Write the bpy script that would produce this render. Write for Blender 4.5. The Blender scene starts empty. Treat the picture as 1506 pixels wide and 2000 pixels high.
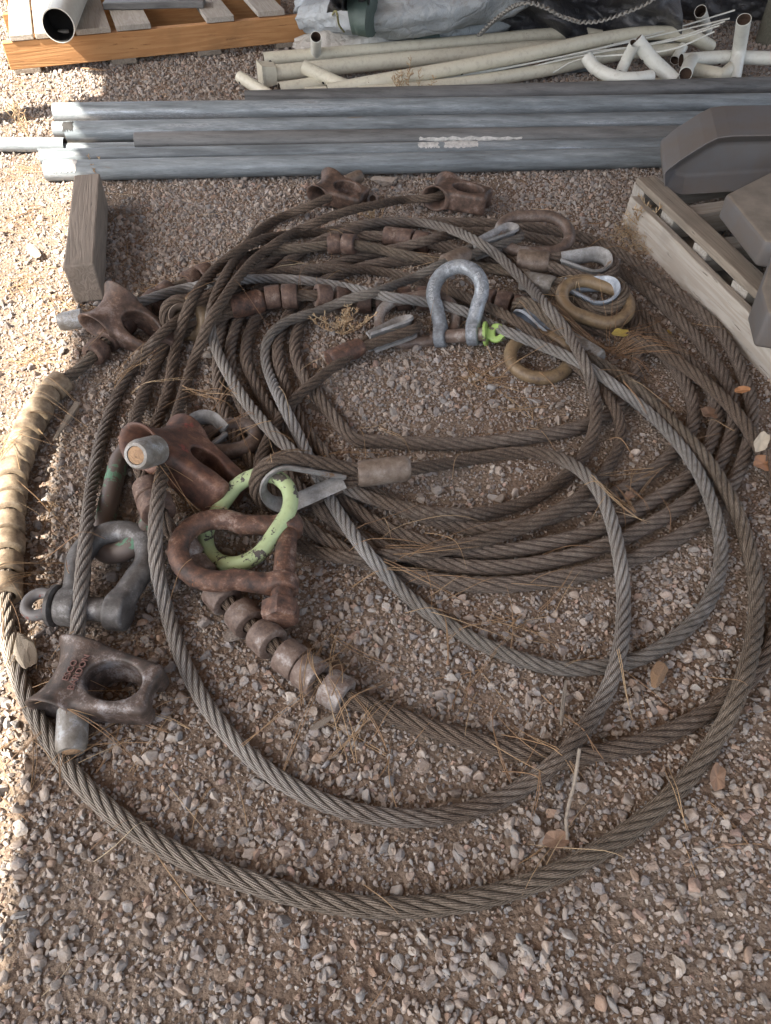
import bpy, bmesh, math, random
import numpy as np
from mathutils import Vector, Matrix

# ------------------------------------------------------------------ camera
TH = math.radians(46.5); CAMH = 0.85; FPX = 1444.0
cx_, cy_ = 753.0, 1000.0
S = bpy.context.scene
COL = S.collection
cam_d = bpy.data.cameras.new('camera'); cam = bpy.data.objects.new('camera', cam_d); COL.objects.link(cam)
cam.location = (0, 0, CAMH); cam.rotation_euler = (math.pi/2 - TH, 0, 0)
cam_d.sensor_fit = 'VERTICAL'; cam_d.sensor_height = 36; cam_d.lens = 36*FPX/2000
cam_d.clip_start = 0.02; cam_d.clip_end = 500
S.camera = cam
# ------------------------------------------------------------------ light
SUN_EL = math.radians(50); SUN_AZ = Vector((-0.86, -0.51)).normalized()
W = bpy.data.worlds.new('World'); S.world = W; W.use_nodes = True
nt = W.node_tree; nt.nodes.clear()
out = nt.nodes.new('ShaderNodeOutputWorld'); bg = nt.nodes.new('ShaderNodeBackground'); sky = nt.nodes.new('ShaderNodeTexSky')
sky.sky_type = 'NISHITA'; sky.sun_disc = False; sky.sun_elevation = SUN_EL
sky.sun_rotation = math.atan2(SUN_AZ.x, SUN_AZ.y)
sky.air_density = 1.0; sky.dust_density = 3.5; sky.ozone_density = 1.0
bg.inputs['Strength'].default_value = 0.10
hz = nt.nodes.new('ShaderNodeHueSaturation'); hz.inputs['Saturation'].default_value = .56; nt.links.new(sky.outputs[0], hz.inputs['Color'])
nt.links.new(hz.outputs[0], bg.inputs[0]); nt.links.new(bg.outputs[0], out.inputs[0])
sun_d = bpy.data.lights.new('sun', 'SUN'); sun_d.energy = 5.0; sun_d.angle = math.radians(0.45); sun_d.color = (1, .93, .82)
sun = bpy.data.objects.new('sun', sun_d); COL.objects.link(sun)
sdir = Vector((SUN_AZ.x*math.cos(SUN_EL), SUN_AZ.y*math.cos(SUN_EL), math.sin(SUN_EL)))
sun.rotation_euler = sdir.to_track_quat('Z', 'Y').to_euler(); sun.location = (-3, -2, 4)
S.view_settings.view_transform = 'Standard'; S.view_settings.look = 'None'
S.view_settings.exposure = 2.25; S.view_settings.gamma = 1.0
S.render.engine = 'CYCLES'
S.cycles.max_bounces = 6; S.cycles.diffuse_bounces = 4; S.cycles.glossy_bounces = 2
S.cycles.use_denoising = True

rng = np.random.default_rng(7); random.seed(7)
def P(px, py, z=0.0):
    """pixel of the photograph -> world point at height z"""
    px = np.asarray(px, float); py = np.asarray(py, float); z = np.asarray(z, float)
    u = (px-cx_)/FPX; v = (py-cy_)/FPX
    s, c = math.sin(TH), math.cos(TH)
    dz = -s - v*c
    t = (z-CAMH)/dz
    return np.stack([u*t, (c-v*s)*t, z+0*t], -1)
def V(px, py, z=0.0): return Vector(P(px, py, z).tolist())

# ------------------------------------------------------------------ object helpers
def link(o, parent=None):
    COL.objects.link(o)
    if parent is not None: o.parent = parent
    return o
def tag(o, label=None, cat=None, group=None, kind=None):
    if label: o['label'] = label
    if cat: o['category'] = cat
    if group: o['group'] = group
    if kind: o['kind'] = kind
    return o
def empty(name, loc, label, cat, group=None):
    o = bpy.data.objects.new(name, None); o.location = loc; o.empty_display_size = .05
    link(o); tag(o, label, cat, group); return o
def mesh_np(name, verts, faces, mat=None, smooth=True, uv=None, attrs=None):
    """verts Nx3, faces MxK array (K 3 or 4) or list of lists"""
    me = bpy.data.meshes.new(name)
    verts = np.asarray(verts, np.float32)
    if isinstance(faces, np.ndarray):
        k = faces.shape[1]; nf = len(faces)
        me.vertices.add(len(verts)); me.vertices.foreach_set('co', verts.ravel())
        me.loops.add(nf*k); me.loops.foreach_set('vertex_index', faces.astype(np.int32).ravel())
        me.polygons.add(nf); me.polygons.foreach_set('loop_start', np.arange(0, nf*k, k, dtype=np.int32))
    else:
        me.from_pydata(verts.tolist(), [], faces)
    me.update(calc_edges=True)
    if smooth: me.polygons.foreach_set('use_smooth', np.ones(len(me.polygons), bool))
    if uv is not None:
        l = me.uv_layers.new(name='UVMap'); l.data.foreach_set('uv', np.asarray(uv, np.float32).ravel())
    if attrs:
        for k2, a in attrs.items():
            at = me.attributes.new(k2, 'FLOAT', 'POINT'); at.data.foreach_set('value', np.asarray(a, np.float32))
    me.validate()
    if mat: me.materials.append(mat)
    return me
def obj(name, me, parent=None, loc=None):
    o = bpy.data.objects.new(name, me); link(o, parent)
    if loc is not None: o.location = loc
    return o
def sharp(me, ang=40):
    me.set_sharp_from_angle(angle=math.radians(ang))

def frames(pts, up=None, closed=False):
    pts = np.asarray(pts, float); n = len(pts)
    if closed: T = np.roll(pts, -1, 0)-np.roll(pts, 1, 0)
    else: T = np.gradient(pts, axis=0)
    T /= np.linalg.norm(T, axis=1)[:, None]+1e-12
    N = np.zeros_like(T)
    if up is not None:
        up = np.asarray(up, float)
        N = up[None]-T*(T@up)[:, None]; N /= np.linalg.norm(N, axis=1)[:, None]+1e-12
    else:
        a = np.array([0, 0, 1.]) if abs(T[0, 2]) < .9 else np.array([1., 0, 0])
        v = a-T[0]*(T[0]@a); v /= np.linalg.norm(v); N[0] = v
        for i in range(1, n):
            v = N[i-1]-T[i]*(T[i]@N[i-1]); N[i] = v/(np.linalg.norm(v)+1e-12)
        
    B = np.cross(T, N)
    return T, N, B
def sweep(pts, sec, up=None, closed=False, caps=True, scale=None):
    """sec Mx2 closed section (n,b coordinates); returns verts, faces(list)"""
    T, N, B = frames(pts, up, closed); n = len(pts); m = len(sec)
    sc = np.ones(n) if scale is None else np.asarray(scale)
    v = pts[:, None]+sc[:, None, None]*(sec[None, :, 0:1]*N[:, None]+sec[None, :, 1:2]*B[:, None])
    v = v.reshape(-1, 3)
    r = np.arange(n if closed else n-1); j = np.arange(m)
    I, J = np.meshgrid(r, j, indexing='ij'); I2 = (I+1) % n; J2 = (J+1) % m
    f = np.stack([I*m+J, I*m+J2, I2*m+J2, I2*m+J], -1).reshape(-1, 4).tolist()
    if caps and not closed:
        f.append(list(range(m-1, -1, -1))); f.append([(n-1)*m+k for k in range(m)])
    return v, f
def circ(r, m=16, ry=None):
    a = np.linspace(0, 2*np.pi, m, endpoint=False)
    return np.stack([r*np.cos(a), (ry or r)*np.sin(a)], -1)
def axis_lathe(prof, m=32, sy=1.0):
    """prof list of (r,x) along +x axis"""
    a = np.linspace(0, 2*np.pi, m, endpoint=False)
    v = np.array([[x, r*math.cos(t), r*math.sin(t)*sy] for r, x in prof for t in a])
    n = len(prof); f = []
    for i in range(n-1):
        for j in range(m):
            j2 = (j+1) % m; f.append([i*m+j, i*m+j2, (i+1)*m+j2, (i+1)*m+j])
    f.append([(m-1-k) for k in range(m)]); f.append([(n-1)*m+k for k in range(m)])
    return v, f
def mat4(o, x, y=None, zz=None):
    """frame with local X = x, Z or Y guided"""
    x = Vector(x).normalized()
    if y is not None:
        z = x.cross(Vector(y)).normalized(); y = z.cross(x)
    else:
        y = Vector(zz).cross(x).normalized(); z = x.cross(y)
    m = Matrix((x, y, z)).transposed().to_4x4(); m.translation = Vector(o); return m

def vnoise(x, y, f, seed=0):
    x = np.asarray(x)*f+seed*17.13; y = np.asarray(y)*f-seed*9.7
    xi = np.floor(x).astype(np.int64); yi = np.floor(y).astype(np.int64); fx = x-xi; fy = y-yi
    def h(a, b):
        n = (a*374761393+b*668265263+seed*1442695) & 0xffffffff
        n = ((n ^ (n >> 13))*1274126177) & 0xffffffff
        return ((n ^ (n >> 16)) & 0xffff)/65535.0
    fx = fx*fx*(3-2*fx); fy = fy*fy*(3-2*fy)
    return (h(xi, yi)*(1-fx)+h(xi+1, yi)*fx)*(1-fy)+(h(xi, yi+1)*(1-fx)+h(xi+1, yi+1)*fx)*fy
def ground_h(x, y):
    x = np.asarray(x, float); y = np.asarray(y, float)
    h = (vnoise(x, y, 2.2, 1)-.5)*.012+(vnoise(x, y, 7, 2)-.5)*.007+(vnoise(x, y, 22, 3)-.5)*.005+(vnoise(x, y, 60, 4)-.5)*.003
    return h-.004
def cover(x, y):
    "how much loose gravel lies here, 0..1"
    c = .55*vnoise(x, y, 1.6, 11)+.3*vnoise(x, y, 5, 12)+.15*vnoise(x, y, 14, 13)
    return np.clip((c-.30)/.28, 0.0, 1)

# ------------------------------------------------------------------ materials
def newmat(name):
    m = bpy.data.materials.new(name); m.use_nodes = True; t = m.node_tree
    b = t.nodes['Principled BSDF']; return m, t, b
def nd(t, typ, **k):
    n = t.nodes.new(typ)
    for a, v in k.items():
        if a.startswith('i_'): n.inputs[a[2:].replace('_', ' ')].default_value = v
        else: setattr(n, a, v)
    return n
def ramp(t, fac, stops):
    r = t.nodes.new('ShaderNodeValToRGB'); e = r.color_ramp.elements
    while len(e) < len(stops): e.new(.5)
    for el, (p, c) in zip(e, stops):
        el.position = p; el.color = (*c, 1) if len(c) == 3 else c
    t.links.new(fac, r.inputs[0]); return r.outputs[0]
def noise(t, scale, detail=4, rough=.6, vec=None, dist=0):
    n = nd(t, 'ShaderNodeTexNoise'); n.inputs['Scale'].default_value = scale; n.inputs['Detail'].default_value = detail
    n.inputs['Roughness'].default_value = rough; n.inputs['Distortion'].default_value = dist
    if vec is not None: t.links.new(vec, n.inputs['Vector'])
    return n.outputs['Fac']
def mix(t, a, b, fac, mode='MIX'):
    n = nd(t, 'ShaderNodeMix', data_type='RGBA', blend_type=mode)
    def put(sock, v):
        if isinstance(v, bpy.types.NodeSocket): t.links.new(v, sock)
        elif isinstance(v, (int, float)): sock.default_value = v
        else: sock.default_value = (*v, 1)
    put(n.inputs[0], fac); put(n.inputs[6], a); put(n.inputs[7], b); return n.outputs[2]
def math_(t, op, a, b=None, c=None, clamp=False):
    n = nd(t, 'ShaderNodeMath', operation=op, use_clamp=clamp)
    for i, v in enumerate((a, b, c)):
        if v is None: continue
        if isinstance(v, bpy.types.NodeSocket): t.links.new(v, n.inputs[i])
        else: n.inputs[i].default_value = v
    return n.outputs[0]
def bump(t, h, strength, dist, b, prev=None):
    n = nd(t, 'ShaderNodeBump'); n.inputs['Strength'].default_value = strength; n.inputs['Distance'].default_value = dist
    t.links.new(h, n.inputs['Height'])
    if prev is not None: t.links.new(prev, n.inputs['Normal'])
    t.links.new(n.outputs[0], b.inputs['Normal']); return n.outputs[0]
def wpos(t): return nd(t, 'ShaderNodeNewGeometry').outputs['Position']
def ocoord(t): return nd(t, 'ShaderNodeTexCoord').outputs['Object']

def rope_mat(name, dark, mid, worn, wearlo=.45, metal=.55, rough=.5):
    m, t, b = newmat(name)
    p = wpos(t); uv = nd(t, 'ShaderNodeTexCoord').outputs['UV']
    sep = nd(t, 'ShaderNodeSeparateXYZ'); t.links.new(uv, sep.inputs[0])
    st = math_(t, 'SINE', math_(t, 'MULTIPLY', sep.outputs[0], 2*math.pi*11))
    st01 = math_(t, 'MULTIPLY_ADD', st, .5, .5)
    wearA = nd(t, 'ShaderNodeAttribute', attribute_name='wear').outputs['Fac']
    crown = nd(t, 'ShaderNodeAttribute', attribute_name='crown').outputs['Fac']
    n1 = noise(t, 9, 3, .6, p); n2 = noise(t, 90, 4, .7, p); n3 = noise(t, 420, 3, .6, p)
    base = mix(t, dark, mid, ramp(t, n2, [(.3, (0, 0, 0)), (.7, (1, 1, 1))]))
    w = math_(t, 'ADD', math_(t, 'MULTIPLY_ADD', n1, .9, -wearlo), wearA)
    w = math_(t, 'ADD', w, math_(t, 'MULTIPLY_ADD', n2, .8, -.4))
    w = math_(t, 'MULTIPLY', w, math_(t, 'POWER', crown, 1.0), clamp=True)
    c = mix(t, base, worn, w)
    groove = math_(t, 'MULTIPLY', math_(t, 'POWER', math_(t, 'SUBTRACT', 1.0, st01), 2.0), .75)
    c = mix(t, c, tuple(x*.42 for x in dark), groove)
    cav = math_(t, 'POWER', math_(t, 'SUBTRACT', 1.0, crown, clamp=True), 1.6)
    c = mix(t, c, tuple(x*.45 for x in dark), math_(t, 'MULTIPLY', cav, .85))  # shade in the grooves between strands, mixed into the colour
    dust = math_(t, 'MULTIPLY', ramp(t, n3, [(.48, (0, 0, 0)), (.66, (1, 1, 1))]), .35)
    c = mix(t, c, (.30, .235, .18), dust)
    t.links.new(c, b.inputs['Base Color'])
    t.links.new(math_(t, 'MULTIPLY', w, metal), b.inputs['Metallic'])
    t.links.new(math_(t, 'MULTIPLY_ADD', w, -.28, rough+.28), b.inputs['Roughness'])
    h = math_(t, 'MULTIPLY_ADD', n3, .5, st01)
    bump(t, h, 1.0, .0009, b)
    return m
def metal_mat(name, cols, scale=35, worn=(.4, .4, .41), wear=.25, metal=.6, rough=.6, pits=.5, spots=None, stretch=None):
    m, t, b = newmat(name)
    p = wpos(t)
    if stretch:
        mp = nd(t, 'ShaderNodeMapping'); mp.inputs['Scale'].default_value = stretch; t.links.new(p, mp.inputs[0]); p = mp.outputs[0]
    n1 = noise(t, scale*.35, 4, .6, p); n2 = noise(t, scale*2, 5, .7, p); n3 = noise(t, 380, 4, .7, p)
    nn = math_(t, 'ADD', math_(t, 'MULTIPLY', n1, .4), math_(t, 'MULTIPLY', n2, .6))
    k = len(cols); c = ramp(t, nn, [(.39+.22*i/(k-1), cc) for i, cc in enumerate(cols)])
    wf = math_(t, 'MULTIPLY', ramp(t, math_(t, 'ADD', math_(t, 'MULTIPLY', n1, .45), math_(t, 'ADD', math_(t, 'MULTIPLY', n2, .35), math_(t, 'MULTIPLY', n3, .2))), [(.615-wear*.38, (0, 0, 0)), (.66-wear*.25, (1, 1, 1))]), min(1, wear*2.6))
    c = mix(t, c, worn, wf)
    if spots:
        sc, th, colr = spots
        c = mix(t, c, colr, ramp(t, noise(t, sc, 5, .65, p, .4), [(th, (0, 0, 0)), (th+.03, (1, 1, 1))]))
    c = mix(t, c, (.02, .015, .012), math_(t, 'MULTIPLY', ramp(t, n3, [(.28, (1, 1, 1)), (.42, (0, 0, 0))]), .5))
    t.links.new(c, b.inputs['Base Color'])
    t.links.new(math_(t, 'MULTIPLY', wf, metal), b.inputs['Metallic'])
    t.links.new(math_(t, 'MULTIPLY_ADD', wf, -.25, rough), b.inputs['Roughness'])
    h = math_(t, 'ADD', math_(t, 'MULTIPLY', n3, 1.0), math_(t, 'MULTIPLY', n2, .12))
    bump(t, h, pits, .0012, b)
    return m
def paint_mat(name, paint, under, scale=30, th=.52, rough=.5, dirt=(.12, .09, .06), dirta=.35):
    m, t, b = newmat(name)
    p = wpos(t)
    n1 = noise(t, scale, 6, .62, p, .3); n2 = noise(t, scale*4, 5, .7, p)
    f = ramp(t, math_(t, 'ADD', math_(t, 'MULTIPLY', n1, .7), math_(t, 'MULTIPLY', n2, .3)), [(th, (0, 0, 0)), (th+.012, (1, 1, 1))])
    u = mix(t, under, tuple(x*.45 for x in under), n2)
    pc = mix(t, paint, tuple(x*.75 for x in paint), noise(t, 12, 4, .6, p))
    c = mix(t, pc, u, f)
    c = mix(t, c, dirt, math_(t, 'MULTIPLY', ramp(t, noise(t, 60, 6, .75, p), [(.5, (0, 0, 0)), (.75, (1, 1, 1))]), dirta))
    t.links.new(c, b.inputs['Base Color']); b.inputs['Roughness'].default_value = rough
    bump(t, math_(t, 'MULTIPLY_ADD', f, -1.0, math_(t, 'MULTIPLY', n2, .5)), .5, .0008, b)
    return m
def wood_mat(name, a, bcol, dark, ring=1.0, rough=.8, bleach=None):
    m, t, b = newmat(name)
    oc = ocoord(t); mp = nd(t, 'ShaderNodeMapping'); mp.inputs['Scale'].default_value = (1.6, 22, 22)
    oi = nd(t, 'ShaderNodeObjectInfo').outputs['Random']
    cb = nd(t, 'ShaderNodeCombineXYZ'); t.links.new(math_(t, 'MULTIPLY', oi, 9), cb.inputs[0]); t.links.new(math_(t, 'MULTIPLY', oi, 5), cb.inputs[1])
    va = nd(t, 'ShaderNodeVectorMath', operation='ADD'); t.links.new(oc, va.inputs[0]); t.links.new(cb.outputs[0], va.inputs[1])
    t.links.new(va.outputs[0], mp.inputs[0])
    n1 = noise(t, 1.2, 3, .5, mp.outputs[0], .6); n2 = noise(t, 7, 5, .7, mp.outputs[0], .3)
    g = math_(t, 'SINE', math_(t, 'MULTIPLY', n1, 55*ring)); g = math_(t, 'MULTIPLY_ADD', g, .5, .5)
    c = mix(t, a, bcol, math_(t, 'MULTIPLY_ADD', g, .55, math_(t, 'MULTIPLY', n2, .4)))
    crack = ramp(t, n2, [(.30, (1, 1, 1)), (.38, (0, 0, 0))])
    c = mix(t, c, dark, math_(t, 'MULTIPLY', crack, .8))
    big = noise(t, 6, 4, .6, wpos(t))
    c = mix(t, c, tuple(x*.5 for x in a), math_(t, 'MULTIPLY', ramp(t, big, [(.5, (0, 0, 0)), (.7, (1, 1, 1))]), .5))
    if bleach: c = mix(t, c, bleach, math_(t, 'MULTIPLY', ramp(t, noise(t, 40, 5, .7, wpos(t)), [(.45, (0, 0, 0)), (.6, (1, 1, 1))]), .4))
    t.links.new(c, b.inputs['Base Color']); b.inputs['Roughness'].default_value = rough
    h = math_(t, 'SUBTRACT', math_(t, 'ADD', math_(t, 'MULTIPLY', g, .4), n2), math_(t, 'MULTIPLY', crack, 1.2))
    bump(t, h, .6, .0015, b)
    return m
def flat_mat(name, col, rough=.8, metal=0, var=.25, sc=40, bmp=.2, dist=.001, alt=None):
    m, t, b = newmat(name); p = wpos(t)
    n = noise(t, sc, 5, .65, p)
    c = mix(t, col, alt or tuple(x*(1-var*2) for x in col), ramp(t, n, [(.35, (0, 0, 0)), (.7, (1, 1, 1))]))
    t.links.new(c, b.inputs['Base Color']); b.inputs['Roughness'].default_value = rough; b.inputs['Metallic'].default_value = metal
    bump(t, noise(t, sc*5, 4, .7, p), bmp, dist, b); return m

M = {}
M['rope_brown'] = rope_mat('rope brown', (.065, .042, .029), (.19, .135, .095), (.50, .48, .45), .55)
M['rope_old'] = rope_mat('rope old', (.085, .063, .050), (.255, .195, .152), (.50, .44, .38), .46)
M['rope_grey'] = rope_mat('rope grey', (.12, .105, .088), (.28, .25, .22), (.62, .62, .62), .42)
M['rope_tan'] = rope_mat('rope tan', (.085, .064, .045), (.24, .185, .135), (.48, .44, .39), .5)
M['rust'] = metal_mat('rusty steel', [(.035, .022, .018), (.105, .055, .038), (.20, .10, .058)], 36, (.36, .31, .28), .22, .4, .62, .6, (60, .66, (.26, .10, .035)))
M['cast'] = metal_mat('brown cast steel', [(.026, .021, .018), (.068, .048, .039), (.125, .078, .054)], 30, (.34, .35, .37), .25, .8, .5, .5)
M['castbrown'] = metal_mat('rust brown cast steel', [(.035, .024, .019), (.095, .060, .045), (.165, .10, .072)], 30, (.33, .30, .29), .19, .5, .55, .5)
M['castred'] = metal_mat('red brown cast steel', [(.035, .020, .015), (.10, .048, .034), (.175, .085, .05)], 20, (.34, .22, .18), .18, .3, .55, .5, (18, .66, (.22, .055, .045)))
M['roller'] = metal_mat('worn roller steel', [(.075, .05, .04), (.15, .105, .083), (.21, .16, .13)], 40, (.36, .35, .35), .24, .6, .6, .5)
M['rollersun'] = metal_mat('sunlit tan roller', [(.14, .10, .065), (.24, .18, .12), (.33, .26, .18)], 40, (.42, .36, .27), .18, .2, .7, .5)  # paler tan puts sunlight into the colour of the left-edge rollers
M['rollerdk'] = metal_mat('brown roller steel', [(.045, .028, .022), (.10, .06, .045), (.17, .11, .08)], 40, (.33, .29, .26), .18, .4, .65, .6)
M['galv'] = metal_mat('dull galvanised', [(.11, .12, .13), (.185, .20, .22), (.26, .28, .30)], 50, (.42, .45, .48), .28, .7, .5, .5, (24, .68, (.25, .11, .06)))
M['galvlight'] = metal_mat('light galvanised', [(.21, .23, .26), (.29, .32, .36), (.36, .39, .43)], 40, (.48, .51, .55), .25, .5, .48, .3, (22, .66, (.20, .15, .11)))
M['thimble'] = metal_mat('grey thimble steel', [(.13, .12, .11), (.22, .21, .20), (.30, .29, .28)], 25, (.40, .40, .40), .2, .5, .5, .3, (20, .66, (.20, .13, .08)))
M['ferrule'] = metal_mat('pressed sleeve brown', [(.09, .065, .048), (.155, .115, .088), (.22, .175, .14)], 40, (.34, .32, .29), .10, .5, .5, .3)
M['nub'] = metal_mat('pressed sleeve grey', [(.13, .115, .095), (.21, .195, .175), (.29, .28, .265)], 30, (.42, .46, .50), .28, .6, .42, .25)
M['shackle'] = metal_mat('dark worn shackle', [(.038, .033, .03), (.08, .074, .07), (.135, .125, .118)], 25, (.32, .33, .34), .20, .7, .5, .4, (16, .66, (.16, .08, .05)))
M['link'] = metal_mat('dark link steel', [(.07, .05, .04), (.14, .10, .08), (.20, .15, .12)], 25, (.36, .35, .34), .25, .6, .48, .35)
M['tanlink'] = metal_mat('tan painted link', [(.09, .06, .038), (.18, .125, .072), (.24, .175, .10)], 28, (.20, .13, .08), .2, .2, .5, .35)
M['lime'] = paint_mat('chipped lime paint', (.43, .53, .28), (.11, .095, .08), 48, .54)
M['limepin'] = paint_mat('lime paint', (.34, .50, .14), (.12, .10, .08), 60, .58)
M['greenfleck'] = paint_mat('flecks of green paint', (.13, .10, .085), (.14, .30, .19), 30, .555)
M['redeye'] = paint_mat('eye with red traces', (.17, .16, .155), (.30, .12, .10), 22, .58)
M['pipe'] = metal_mat('galvanised pipe', [(.12, .135, .145), (.20, .225, .24), (.29, .32, .34)], 26, (.48, .51, .54), .22, .8, .36, .15, (20, .68, (.17, .14, .11)), (.10, 1, 1))
M['pipedark'] = metal_mat('dusty galvanised pipe', [(.075, .075, .074), (.135, .135, .134), (.18, .178, .175)], 26, (.28, .28, .29), .15, .6, .5, .2, None, (.10, 1, 1))
M['cream'] = paint_mat('cream enamel', (.66, .62, .50), (.24, .11, .05), 45, .65, .42, (.20, .14, .09), .42)
M['creamwhite'] = paint_mat('white enamel', (.72, .72, .66), (.24, .11, .05), 60, .66, .38, (.25, .19, .13), .3)
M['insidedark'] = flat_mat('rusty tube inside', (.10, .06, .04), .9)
M['wgrey'] = wood_mat('weathered grey wood', (.30, .255, .205), (.20, .165, .13), (.05, .038, .03))
M['wpale'] = wood_mat('pale bleached wood', (.46, .42, .37), (.33, .28, .225), (.11, .085, .06), .8)
M['worange'] = wood_mat('new orange lumber', (.50, .27, .115), (.37, .175, .065), (.15, .06, .025), .7)
M['wblock'] = wood_mat('old timber block', (.27, .225, .185), (.17, .14, .115), (.03, .024, .02), 1.0)
M['wboard'] = wood_mat('grey deck board', (.42, .39, .35), (.30, .27, .23), (.08, .06, .05), .9)
M['rubber'] = flat_mat('dark grey plastic', (.125, .122, .125), .6, 0, .14, 14, .12, .001, (.125, .105, .09))
M['rubberdust'] = flat_mat('dusty plastic top', (.235, .20, .162), .8, 0, .16, 14, .3, .0008, (.14, .118, .095))
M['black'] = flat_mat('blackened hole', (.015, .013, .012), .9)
M['leaf'] = flat_mat('dry leaf', (.27, .165, .105), .7, 0, .2, 60, .4, .001)
M['leaforange'] = flat_mat('orange leaf', (.36, .17, .075), .6, 0, .2, 60, .4, .001)
M['leafyellow'] = flat_mat('yellow leaf', (.40, .30, .07), .6, 0, .2, 60, .4, .001)
M['chip'] = wood_mat('wood chip', (.36, .23, .13), (.24, .15, .09), (.08, .05, .03))
M['chippale'] = wood_mat('pale wood chip', (.55, .47, .36), (.40, .33, .25), (.14, .1, .07))
M['text'] = flat_mat('raised lettering', (.17, .09, .075), .55, 0, .1)
# ------------------------------------------------------------------ implicit castings (surface nets)
def surface_nets(f, lo, hi, h):
    lo = np.array(lo, float); hi = np.array(hi, float)
    n = np.ceil((hi-lo)/h).astype(int)+1
    ax = [lo[i]+h*np.arange(n[i]) for i in range(3)]
    X, Y, Z = np.meshgrid(*ax, indexing='ij'); D = f(X, Y, Z)
    s = D < 0
    c = [s[i:n[0]-1+i, j:n[1]-1+j, k:n[2]-1+k] for i in (0, 1) for j in (0, 1) for k in (0, 1)]
    cnt = sum(x.astype(int) for x in c); act = (cnt > 0) & (cnt < 8)
    idx = -np.ones(act.shape, int); ids = np.argwhere(act); idx[act] = np.arange(len(ids))
    acc = np.zeros((len(ids), 3)); num = np.zeros(len(ids))
    for a in range(3):
        for b0 in (0, 1):
            for b1 in (0, 1):
                o = [0, 0, 0]; oth = [x for x in range(3) if x != a]; o[oth[0]] = b0; o[oth[1]] = b1
                p0 = ids+o; p1 = p0.copy(); p1[:, a] += 1
                d0 = D[tuple(p0.T)]; d1 = D[tuple(p1.T)]; cr = (d0 < 0) != (d1 < 0)
                t = np.where(cr, d0/(d0-d1+1e-20), 0); q = np.repeat(np.array([o], float), len(ids), 0); q[:, a] = t
                acc[cr] += q[cr]; num[cr] += 1
    verts = lo+h*(ids+acc/num[:, None])
    F = []
    for a in range(3):
        oth = [(a+1) % 3, (a+2) % 3]
        sl0 = [slice(1, n[i]-1) for i in range(3)]; sl0[a] = slice(0, n[a]-1)
        sl1 = list(sl0); sl1[a] = slice(1, n[a])
        ch = s[tuple(sl0)] != s[tuple(sl1)]; e = np.argwhere(ch)
        off = np.array([sl0[i].start for i in range(3)]); e = e+off
        inside = s[tuple(e.T)]
        q = []
        for da, db in ((0, 0), (-1, 0), (-1, -1), (0, -1)):
            p = e.copy(); p[:, oth[0]] += da; p[:, oth[1]] += db; q.append(idx[tuple(p.T)])
        q = np.stack(q, -1); q[~inside] = q[~inside][:, ::-1]; F.append(q)
    F = np.concatenate(F); F = F[(F >= 0).all(1)]
    return verts, F
def smin(a, b, k):
    h = np.clip(.5+.5*(b-a)/k, 0, 1); return b*(1-h)+a*h-k*h*(1-h)
def smax(a, b, k): return -smin(-a, -b, k)
def sd_poly(X, Y, Z, pts, rad):
    d = np.full(X.shape, 1e9); pts = np.asarray(pts)
    for i in range(len(pts)-1):
        a, b = pts[i], pts[i+1]; ab = b-a
        t = np.clip(((X-a[0])*ab[0]+(Y-a[1])*ab[1]+(Z-a[2])*ab[2])/(ab@ab), 0, 1)
        q = np.sqrt((X-a[0]-t*ab[0])**2+(Y-a[1]-t*ab[1])**2+(Z-a[2]-t*ab[2])**2)-(rad[i]*(1-t)+rad[i+1]*t)
        d = np.minimum(d, q)
    return d
def sd_cyl(X, Y, Z, c, ax, r, hl, k=.004):
    "cylinder with axis ax (0,1,2)"
    q = [X-c[0], Y-c[1], Z-c[2]]; a = q.pop(ax)
    return smax(np.sqrt(q[0]**2+q[1]**2)-r, np.abs(a)-hl, k)

def bell_sdf(X, Y, Z):
    yy = np.abs(Y)/.050
    Ro = .0255+.0140*yy**2.2
    tx = X+.040+.006*yy**2; rr = np.sqrt(tx**2+(Z*1.12)**2)
    tube = smax(rr-Ro, np.abs(Y)-.050, .006)
    qx = np.abs(X-.020)-.066; qy = np.abs(Y)-(.047-.012*np.clip((X-.0)/.09, 0, 1)); qz = np.abs(Z)-.026
    rd = .011
    q = np.sqrt(np.maximum(qx+rd, 0)**2+np.maximum(qy+rd, 0)**2+np.maximum(qz+rd, 0)**2)+np.minimum(np.maximum(np.maximum(qx, qy), qz)+rd, 0)-rd
    d = smin(tube, q, .011)
    # pocket
    hx, hy = (X-.026)/.040, Y/.028
    hr = (np.sqrt(hx**2+hy**2)-1)*.028+(.010*(Z < 0)*(-Z/.026))
    d = smax(d, -hr, .005)
    # slot from the pocket out through the end on the underside
    sl = smax(smax(np.abs(Y)-.0125, Z+.004, .004), .02-X, .004); d = smax(d, -sl, .007)
    # end notch, shallow scallop of the end face
    d = smax(d, -(np.sqrt((X-.118)**2+Y**2)-.036), .010)
    bore = np.sqrt(tx**2+Z**2)-(.0150+.0150*yy**2.5)
    d = smax(d, -bore, .004)
    return d
def shackle_pts(L, Rb, w, tube, n=26):
    th = np.linspace(math.radians(118), -math.radians(118), n)
    arc = np.stack([L-Rb+Rb*np.cos(th), Rb*np.sin(th), 0*th], -1)
    return np.concatenate([[[0, w, 0], [L*.16, w*1.0, 0]], arc, [[L*.16, -w, 0], [0, -w, 0]]])
def catmull(P_, n):
    P_ = np.asarray(P_, float); Q = np.concatenate([[2*P_[0]-P_[1]], P_, [2*P_[-1]-P_[-2]]])
    o = []
    for i in range(1, len(Q)-2):
        p0, p1, p2, p3 = Q[i-1:i+3]
        for t in np.linspace(0, 1, n, endpoint=False):
            o.append(.5*((2*p1)+(-p0+p2)*t+(2*p0-5*p1+4*p2-p3)*t*t+(-p0+3*p1-3*p2+p3)*t**3))
    o.append(Q[-2]); return np.array(o)
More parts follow.
